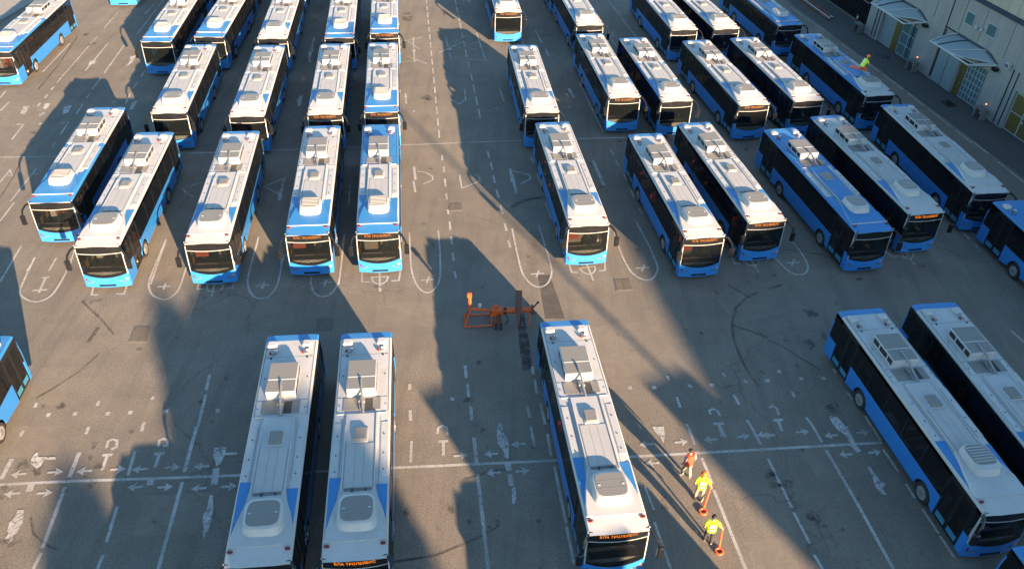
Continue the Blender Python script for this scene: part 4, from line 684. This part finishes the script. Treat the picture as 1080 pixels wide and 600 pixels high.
def person(loc,rz,pose,top,legs,head,label,group=None):
    t=empty('person',loc,rz); tag(t,label,'person',group)
    P={k:Vector(v) for k,v in pose.items()}
    J=[];E=[]
    def add(v,r,r2=None): J.append((v.x,v.y,v.z,r,r2 or r)); return len(J)-1
    pel=add(P['pel'],.13,.10); sp=add(P['pel'].lerp(P['chest'],.5),.125,.095); ch=add(P['chest'],.155,.10); nk=add(P['neck'],.055); E+=[(pel,sp),(sp,ch),(ch,nk)]
    hd=P['head']; dirn=(hd-P['neck']).normalized()
    h0=add(P['neck'].lerp(hd,.45),.062); h1=add(hd,.088,.098); h2=add(hd+dirn*.085,.06,.066); E+=[(nk,h0),(h0,h1),(h1,h2)]
    fw=Vector(P.get('look',(0,1,0))).normalized(); ns=add(hd+fw*.118-dirn*.01,.014); E.append((h1,ns))
    for s in ('l','r'):
        sh,el,wr=P['sh'+s],P['el'+s],P['wr'+s]
        a=add(sh,.058); b=add(sh.lerp(el,.5),.050); c=add(el,.042); d=add(el.lerp(wr,.4),.042); w=add(wr,.027); E+=[(ch,a),(a,b),(b,c),(c,d),(d,w)]
        d1=(wr-el).normalized(); sx=-1 if s=='l' else 1; pm=wr+d1*.07; p_=add(pm,.036,.018); E.append((w,p_))
        side_=d1.cross(Vector((sx,0,0))).normalized() if abs(d1.x)<.9 else Vector((0,1,0)); inn=Vector((-sx,0,0))
        for k,ln in zip((-1.5,-.5,.5,1.5),(.075,.088,.084,.065)):
            f0=pm+side_*.018*k+d1*.035; f1=f0+d1*ln*.5+inn*.008; f2=f1+d1*ln*.35+inn*.03
            i0=add(f0,.0085); i1=add(f1,.008); i2=add(f2,.007); E+=[(p_,i0),(i0,i1),(i1,i2)]
        th0=wr+d1*.035+side_*.03; th1=th0+d1*.04+side_*.02; i0=add(th0,.010); i1=add(th1,.008); E+=[(w,i0),(i0,i1)]
    for s in ('l','r'):
        hp,kn,an,to=P['hp'+s],P['kn'+s],P['an'+s],P['to'+s]
        a=add(hp,.085); b=add(hp.lerp(kn,.5),.072); c=add(kn,.055); d=add(kn.lerp(an,.35),.055); e=add(an,.038); g=add(to,.036,.028); E+=[(pel,a),(a,b),(b,c),(c,d),(d,e),(e,g)]
    bd=skin('body',J,E,'skin',t,2,pel)
    # trousers
    J=[];E=[]; a0=add(P['pel']+(P['chest']-P['pel'])*.22,.145,.115); a1=add(P['pel'],.15,.125); E.append((0,1))
    for s in ('l','r'):
        hp,kn,an=P['hp'+s],P['kn'+s],P['an'+s]; a=add(hp,.108); b=add(hp.lerp(kn,.5),.094); c=add(kn,.08); d=add(kn.lerp(an,.4),.077); e=add(an+(kn-an)*.10,.068); E+=[(1,a),(a,b),(b,c),(c,d),(d,e)]
    skin('trousers',J,E,legs,t,2,1)
    # shirt sleeves + vest
    J=[];E=[]; v0=add(P['pel']+(P['chest']-P['pel'])*.10,.165,.125); v1=add(P['pel'].lerp(P['chest'],.5),.178,.150); v2=add(P['chest'],.20,.150); v3=add(P['neck']-(P['neck']-P['chest'])*.25,.09,.08); E+=[(0,1),(1,2),(2,3)]
    for s in ('l','r'):
        e=add(P['sh'+s],.082); E.append((2,e))
    up_=(P['chest']-P['pel']).normalized(); sr=(P['shr']-P['shl']).normalized(); ff=up_.cross(sr).normalized()*-1
    f=MB(); rings=[]
    nk_=P['neck']-up_*.03
    for c_,wx,wy in ((P['pel']-up_*.06,.195,.150),(P['pel']+up_*.10,.190,.145),(P['pel'].lerp(P['chest'],.55),.190,.145),(P['chest']+up_*.02,.215,.150),(P['shl'].lerp(P['shr'],.5)+up_*.035,.215,.125),(nk_,.085,.085)):
        rings.append([tuple(c_+sr*wx*math.cos(a)+ff*wy*math.sin(a)*(1+.06*math.sin(5*a))) for a in [2*math.pi*i/20 for i in range(20)]])
    f.loft(rings); vest=f.build('vest',top,t,60)
    J=[];E=[]
    for s in ('l','r'):
        sh,el,wr=P['sh'+s],P['el'+s],P['wr'+s]
        J=[];E=[]; a=add(sh,.072); b=add(sh.lerp(el,.5),.066); c=add(el,.058); E+=[(a,b),(b,c)]
        if top=='redvest' : d=add(el.lerp(wr,.85),.048); E.append((c,d))
        skin('sleeve',J,E,'shirt' if top=='redvest' else top,t,1)
    # reflective back band
    if top=='hivis':
        up=(P['chest']-P['pel']).normalized(); bk=-Vector((0,1,0)); bk=(bk-up*bk.dot(up)).normalized(); rt=up.cross(bk)
        f=MB(); 
        for s in (-1,1):
            for base,w_,h_,off in ((P['pel'].lerp(P['chest'],.85),.20,.16,.146),(P['pel'].lerp(P['chest'],.25),.22,.045,.140)):
                c=base+bk*off*s; f.add([tuple(c+rt*a*w_/2+up*b*h_/2+bk*s*k) for k in (0,.012) for a,b in ((-1,-1),(1,-1),(1,1),(-1,1))],[(0,1,2,3),(7,6,5,4),(0,1,5,4),(1,2,6,5),(2,3,7,6),(3,0,4,7)])
        f.build('reflective_panel','reflect',vest)
    # shoes
    for s in ('l','r'):
        an,to=P['an'+s],P['to'+s]; J=[];E=[]; a=add(an+Vector((0,0,-.02)),.052,.05); b=add(an.lerp(to,.5)+Vector((0,0,-.01)),.052,.045); c=add(to,.046,.038); E+=[(a,b),(b,c)]; skin('shoe',J,E,'shoe' if top=='redvest' else 'darkcloth',t,1)
    # head details
    f=MB(); up=dirn
    q=hd+up*.035-fw*.012
    if head=='helmet':
        rings=[]
        for j,(r,h) in enumerate(((.150,-.005),(.125,.0),(.122,.04),(.105,.085),(.065,.118),(.015,.13))): rings.append([tuple(q+Vector((r*math.cos(a),r*1.12*math.sin(a),h))) for a in [2*math.pi*i/14 for i in range(14)]])
        f.loft(rings); f.build('helmet','helmet',t)
    if 1:
        f=MB(); c=hd+up*.035-fw*.02; k=1.0 if head!='helmet' else .9
        f.ball((c.x,c.y,c.z),.102*k,.112*k,.098*k,12,8); f.build('hair','hair',t)
    rtv=fw.cross(Vector((0,0,1))).normalized()
    for s in (-1,1):
        f=MB(); c=hd+fw*.098+rtv*s*.034+up*.012; f.ball(tuple(c),.013,.010,.009,8,5); f.build('eye','darkcloth',t)
        f=MB(); c=hd+rtv*s*.098-up*.005; f.ball(tuple(c),.014,.024,.032,8,5); f.build('ear','skin',t)
    f=MB(); c=hd+fw*.100-up*.045; f.ball(tuple(c),.025,.008,.007,8,5); f.build('mouth','redvest',t)
    return t
def stand(step=.0,lw=None,rw=None,tw=0):
    p=dict(pel=(0,0,.93),chest=(0,.02,1.30),neck=(0,.03,1.49),head=(0,.06,1.625),shl=(-.20,.01,1.41),shr=(.20,.01,1.41),ell=(-.27,-.03,1.13),elr=(.27,-.03,1.13),wrl=(-.27,.09,.90),wrr=(.27,.09,.90),
      hpl=(-.10,0,.90),hpr=(.10,0,.90),knl=(-.12,.05+step*.5,.49),knr=(.12,.05-step*.3,.49),anl=(-.12,step,.075),anr=(.12,-step,.085),tol=(-.14,step+.16,.035),tor=(.14,-step+.16,.035))
    if lw: p['ell'],p['wrl']=lw
    if rw: p['elr'],p['wrr']=rw
    return p
GW='workers walking beside the near bus'
person((7.76,23.34,0),R(25),stand(.14),'redvest','khaki','hair','person in a red vest and light trousers with bare dark hair',GW)
person((8.10,22.12,0),R(-8),stand(.10,rw=((.32,-.05,1.16),(.40,.02,.95))),'hivis','khaki','helmet','person in yellow vest and orange helmet, khaki trousers, holding a red tool',GW)
person((8.15,20.04,0),R(-4),stand(.08,rw=((.33,-.04,1.17),(.44,.05,.98))),'hivis','darkcloth','hair','bareheaded person in yellow vest and black trousers, holding a red tool',GW)
kn=dict(pel=(0,-.12,.42),chest=(0,.10,.78),neck=(0,.17,.96),head=(0,.24,1.08),look=(0,.9,-.45),shl=(-.20,.10,.88),shr=(.20,.10,.88),ell=(-.25,.24,.64),elr=(.26,.22,.62),wrl=(-.16,.42,.50),wrr=(.18,.40,.44),
   hpl=(-.11,-.10,.40),hpr=(.11,-.10,.40),knl=(-.15,.30,.10),knr=(.15,.28,.10),anl=(-.14,-.16,.07),anr=(.14,-.16,.07),tol=(-.14,-.36,.045),tor=(.14,-.36,.045))
person((26.2,61.0,2.968),R(-70),kn,'hivis','orangecloth','helmet','person in yellow vest and orange helmet kneeling on the blue bus roof')
f=MB(); f.box(-.42,.42,-.20,.20,0,.16,0,.06); tb=f.build('kneeling_pad','tool',None); tb.location=(25.78,61.32,2.968); tb.rotation_euler=(0,0,R(-42)); tag(tb,'orange pad lying on the blue bus roof behind the kneeling worker','pad')
# long handled red tools with ring feet
for (bx,by),(hx,hy,hz),lab in (((8.22,21.62),(8.49,22.12,.98),'red long handled ring footed tool of the helmeted worker'),((8.55,19.74),(8.60,20.10,1.0),'red long handled ring footed tool of the bareheaded worker')):
    t=empty('ring_tool',(bx,by,0)); tag(t,lab,'tool','red long handled tools'); h=Vector((hx-bx,hy-by,hz))
    f=MB(); f.tube([h*.12+Vector((0,0,.02)),h*.6,h*1.05],[.045,.04,.035],8); f.build('shaft','tool',t)
    f=MB(); f.tube([h*.96,h*1.05+Vector((-.06,.05,.0)),h*1.05+Vector((-.14,.06,-.03))],.035,6); f.build('handle','tool',t)
    f=MB(); f.loft([[((.14+.045*math.cos(b))*math.cos(2*math.pi*i/18),-.08+(.14+.045*math.cos(b))*math.sin(2*math.pi*i/18),.055+.05*math.sin(b)) for i in range(18)] for b in [2*math.pi*k/6 for k in range(7)]],0,False); f.build('ring_foot','tool',t)
# ------------------------------------------------------------------ orange wheeled rig
rg=empty('towing_rig',(-.8,33.2,0)); tag(rg,'orange wheeled steel rig with a rusty crossbar standing in the yard','rig')
def T3(x,y,z): return (x+.8,y-33.2,z)
f=MB()
for a,b in (((-2.35,32.55,.10),(-.95,32.75,.10)),((-2.35,32.55,.10),(-2.42,33.5,.10)),((-2.42,33.5,.10),(-1.05,33.65,.10)),((-1.05,33.65,.10),(-.95,32.75,.10)),((-.95,32.75,.10),(-.98,32.9,.75)),((-1.05,33.65,.10),(-1.06,33.3,.75)),((-2.42,33.4,.10),(-2.1,33.25,.80)),((-2.35,32.6,.1),(-2.1,33.2,.75))): f.tube([T3(*a),T3(*b)],.05,6)
f.build('base_frame','machine',rg)
f=MB(); f.tube([T3(-2.1,33.22,.78),T3(-.85,33.1,.80)],.075,8); f.tube([T3(-2.1,33.22,.75),T3(-2.16,33.3,1.55)],.08,8); f.box(-1.36-.12,-1.36+.12,.0,.2,1.5,1.72,0,.03); f.build('mast_arm','machine',rg)
f=MB(); f.cyl(T3(-1.62,33.3,.95),(0,0,1),.09,.2,8); f.build('lamp_can','white',rg)
f=MB(); f.box(*[v for v in (T3(-1.0,0,0)[0],T3(-.38,0,0)[0])],-.3,.1,.62,.98,0,.04); f.box(-.1,.12,-.05,.12,.95,1.08,0,.03); f.build('drive_box','machine',rg)
f=MB(); f.tube([T3(-.38,33.12,.82),T3(.22,33.15,.84)],.16,10); f.tube([T3(.45,33.2,.84),T3(1.05,33.25,.84)],.15,10); f.build('axle_tube','machine',rg)
f=MB(); f.cyl(T3(1.1,33.25,.84),(1,.08,0),.27,.09,14,0); f.tube([T3(1.15,33.3,.95),T3(1.35,33.5,1.1)],.04,6,1); f.tube([T3(1.12,33.2,.8),T3(1.3,32.9,.85)],.035,6,0); f.ball(T3(1.38,33.52,1.12),.07,.07,.07,8,6,1); f.cyl(T3(-.30,33.12,.83),(1,0,0),.22,.10,12,1); f.build('end_flange',['rust','black'],rg)
f=MB(); f.add([T3(.20,34.55,.88),T3(.55,34.55,.88),T3(.54,33.2,.88),T3(.42,31.9,.82),T3(.34,31.9,.82),T3(.22,33.2,.88),T3(.20,34.55,1.06),T3(.55,34.55,1.06),T3(.54,33.2,1.06),T3(.42,31.9,.90),T3(.34,31.9,.90),T3(.22,33.2,1.06)],[(5,4,3,2),(5,2,1,0),(6,7,8,11),(11,8,9,10)]+[(i,(i+1)%6,6+(i+1)%6,6+i) for i in range(6)]); f.build('crossbar','rust',rg)
f=MB(); f.cyl(T3(-.62,32.75,.45),(0,0,1),.14,.5,10,0); f.tube([T3(-.62,32.75,.7),T3(-.55,33.0,.75)],.08,6,0); f.tube([T3(-.3,33.0,.75),T3(-.12,32.75,.5),T3(-.25,32.6,.3)],.035,5,1); f.build('hydraulic_cylinder',['rust','black'],rg)
for x in (-.75,-.48):
    f=MB(); f.cyl(T3(x,32.62,.16),(1,0,0),.16,.10,14); f.build('castor_wheel','rubber',rg)
f=MB(); f.tube([T3(.35,33.9,.88),T3(.5,33.9,.1)],.05,6); f.tube([T3(.95,33.1,.75),T3(1.0,32.7,.08)],.045,6); f.build('support_leg','machine',rg)
# ------------------------------------------------------------------ unseen trees and mast behind the camera, and blocks added for their long shadows
DU=Vector((.857,.515)); DS=Vector((-.515,.857)); TAN=math.tan(R(13.2))
def US(u,s): v=DU*u+DS*s; return v
S0=-70
bl=empty('added_shade_block',(0,0,0)); tag(bl,'long grey block added behind the camera, outline shaped to shade the right yard','building')
sil=[(20.2,0),(20.2,4.2),(22.6,4.4),(25.3,6.4),(27.1,7.6),(32,8.55),(36,9.4),(38,10.0),(46,11.2),(52,13.3),(57,15.0),(75,18),(75,0)]  # added unseen block, outline fitted to the edge of the right-hand shade
vs=[];n=len(sil)
for ds in (0,-14):
    for u,e in sil: p=US(u,S0+ds); vs.append((p.x,p.y,0 if e==0 else e-TAN*S0))
f=MB(); f.add(vs,[tuple(range(n)),tuple(reversed(range(n,2*n)))]+[(i,(i+1)%n,n+(i+1)%n,n+i) for i in range(n)]); f.build('wall','concrete',bl,smooth=0)
for u in range(22,74,4):
    for z in (3,7,11,15):
        p=US(u,S0+.06); f=MB(); a=DU*1.1; f.add([(p.x-a.x,p.y-a.y,z),(p.x+a.x,p.y+a.y,z),(p.x+a.x,p.y+a.y,z+1.8),(p.x-a.x,p.y-a.y,z+1.8)],[(0,1,2,3)])
    f.build('window','bglass',bl)
def tree(u,s,prof,label,nl,ls,seed,name='cypress_tree'):
    p=US(u,s); t=empty(name,(p.x,p.y,0)); tag(t,label,'tree','trees behind the camera'); zb=-TAN*s; rn=random.Random(seed); top=prof[-1][0]+zb
    f=MB(); f.tube([(0,0,0),(.1,0,top*.5),(0,.1,top*.93)],[.28,.18,.04],7); f.build('trunk','bark',t)
    f=MB()
    for i in range(nl):
        e=rn.uniform(prof[0][0],prof[-1][0])
        for (e0,r0),(e1,r1) in zip(prof,prof[1:]):
            if e0<=e<=e1: r=r0+(r1-r0)*(e-e0)/(e1-e0)
        a=rn.uniform(0,6.283); q=r*math.sqrt(rn.random()); c=Vector((q*math.cos(a),q*math.sin(a),e+zb)); d=Vector((rn.uniform(-1,1),rn.uniform(-1,1),rn.uniform(-.6,1))).normalized(); w=d.orthogonal().normalized(); w.rotate(Matrix.Rotation(rn.uniform(0,6),3,d)); k=ls*rn.uniform(.6,1.3)
        f.add([c-w*k*.4,c+d*k,c+w*k*.4,c-d*k],[(0,1,2,3)])
    f.build('crown','leaf',t,smooth=0)
tree(1.55,-55,[(-10,2.6),(4,2.2),(6,1.6),(7.5,1.25),(8.4,.95),(8.95,.3)],'tall narrow dark tree behind the camera, casting the blurred shadow by the front row',5200,.5,1)
tree(-4.1,-48,[(-8,1.4),(3,1.6),(4.6,1.6),(5.5,1.4),(6.1,.9),(6.5,.3)],'broad tree behind the camera at left',5200,.55,2,'broadleaf_tree')
tree(-4.45,-14,[(1.5,.5),(4.8,.5),(5.35,.45),(5.45,.12),(5.6,.22),(5.85,.24),(6.12,.04)],'slim tree added behind the camera, crown shaped for a bottle like shadow',1500,.2,3)  # added unseen tree, profile cut to drop a bottle-shaped shadow
tree(4.0,-50,[(-8,3.0),(2.5,3.4),(5,3.6),(7,3.3),(8.0,2.6),(8.6,1.5),(8.8,.3)],'rounded tree behind the camera',9000,.5,4,'broadleaf_tree')
gt=empty('shade_corner_block',(0,0,0)); tag(gt,'small flat roofed block added behind the camera for a sharp shadow corner','building')  # unseen block added to sharpen the corner of the right-hand shade
f=MB(); vs=[]
for z in (0,5.08+TAN*24):
    for u,s in ((20.45,-24),(22.95,-24),(22.95,-28),(20.45,-28)): p=US(u,s); vs.append((p.x,p.y,z))
f.add(vs,[(3,2,1,0),(4,5,6,7),(0,1,5,4),(1,2,6,5),(2,3,7,6),(3,0,4,7)]); f.build('wall','concrete',gt,smooth=0)
p=US(21.6,-23.95); f=MB(); a=DU*.6
for z in (1.2,5.5): f.add([(p.x-a.x,p.y-a.y,z),(p.x+a.x,p.y+a.y,z),(p.x+a.x,p.y+a.y,z+1.6),(p.x-a.x,p.y-a.y,z+1.6)],[(0,1,2,3)])
f.build('window','bglass',gt)
g2=empty('shade_slit_block',(0,0,0)); tag(g2,'narrow flat roofed block added behind the camera to shade beside the near bus','building')  # unseen block added to close a lit slit between two bus shadows
f=MB(); vs=[]
for z in (0,6.1+TAN*15):
    for u,s in ((10.7,-15),(13.4,-15),(13.4,-18),(10.7,-18)): p=US(u,s); vs.append((p.x,p.y,z))
f.add(vs,[(3,2,1,0),(4,5,6,7),(0,1,5,4),(1,2,6,5),(2,3,7,6),(3,0,4,7)]); f.build('wall','concrete',g2,smooth=0)
f=MB(); p=US(12,-14.95); a=DU*.8; f.add([(p.x-a.x,p.y-a.y,7.5),(p.x+a.x,p.y+a.y,7.5),(p.x+a.x,p.y+a.y,9),(p.x-a.x,p.y-a.y,9)],[(0,1,2,3)]); f.build('window','bglass',g2)
# floodlight mast
p=US(21.9,-52); mt=empty('floodlight_mast',(p.x,p.y,0)); tag(mt,'tall thin floodlight mast standing behind the camera','mast')
f=MB(); f.tube([(0,0,0),(0,0,30)],[.24,.10],8); f.build('pole','steel',mt)
f=MB(); f.box(-.9,.9,-.2,.2,29.8,30.2,0,.05); f.build('lamp_head','steel',mt)
# ------------------------------------------------------------------ light, sky, camera
EL=13.2; AZ=149
sd=Vector((math.sin(R(AZ))*math.cos(R(EL)),math.cos(R(AZ))*math.cos(R(EL)),math.sin(R(EL))))
su=bpy.data.lights.new('Sun','SUN'); su.energy=5.0; su.angle=R(.5); su.color=(1,.69,.42)
so=bpy.data.objects.new('Sun',su); COL.objects.link(so); so.rotation_euler=sd.to_track_quat('Z','Y').to_euler()
w=bpy.data.worlds.new('World'); scene.world=w; w.use_nodes=True; nt=w.node_tree; bg=nt.nodes['Background']
sk=nt.nodes.new('ShaderNodeTexSky'); sk.sky_type='NISHITA'; sk.sun_disc=False; sk.sun_elevation=R(EL); sk.sun_rotation=R(AZ); sk.altitude=50; sk.dust_density=.4; sk.ozone_density=1.5
tn=nt.nodes.new('ShaderNodeMix'); tn.data_type='RGBA'; tn.blend_type='MULTIPLY'; tn.inputs[0].default_value=1; tn.inputs[7].default_value=(.80,.98,1.02,1)
nt.links.new(sk.outputs[0],tn.inputs[6]); nt.links.new(tn.outputs[2],bg.inputs[0]); bg.inputs[1].default_value=.072
f_,pit,H_,ro=CAM
cd=bpy.data.cameras.new('Camera'); cd.sensor_fit='HORIZONTAL'; cd.sensor_width=36; cd.lens=f_/1080*36; cd.clip_start=.1; cd.clip_end=2000
co=bpy.data.objects.new('Camera',cd); COL.objects.link(co); co.location=(0,0,H_)
c,s=math.cos(pit),math.sin(pit); cr,sr=math.cos(ro),math.sin(ro)
rgt=Vector((1,0,0)); upv=Vector((0,s,c)); fwv=Vector((0,c,-s)); r2=rgt*cr+upv*sr; u2=upv*cr-rgt*sr
co.matrix_world=Matrix(((r2.x,u2.x,-fwv.x,0),(r2.y,u2.y,-fwv.y,0),(r2.z,u2.z,-fwv.z,H_),(0,0,0,1)))
scene.camera=co
scene.view_settings.view_transform='Standard'; scene.view_settings.look='None'; scene.view_settings.exposure=2.38; scene.view_settings.gamma=1; scene.view_settings.use_curve_mapping=False
scene.cycles.max_bounces=6; scene.cycles.transparent_max_bounces=12
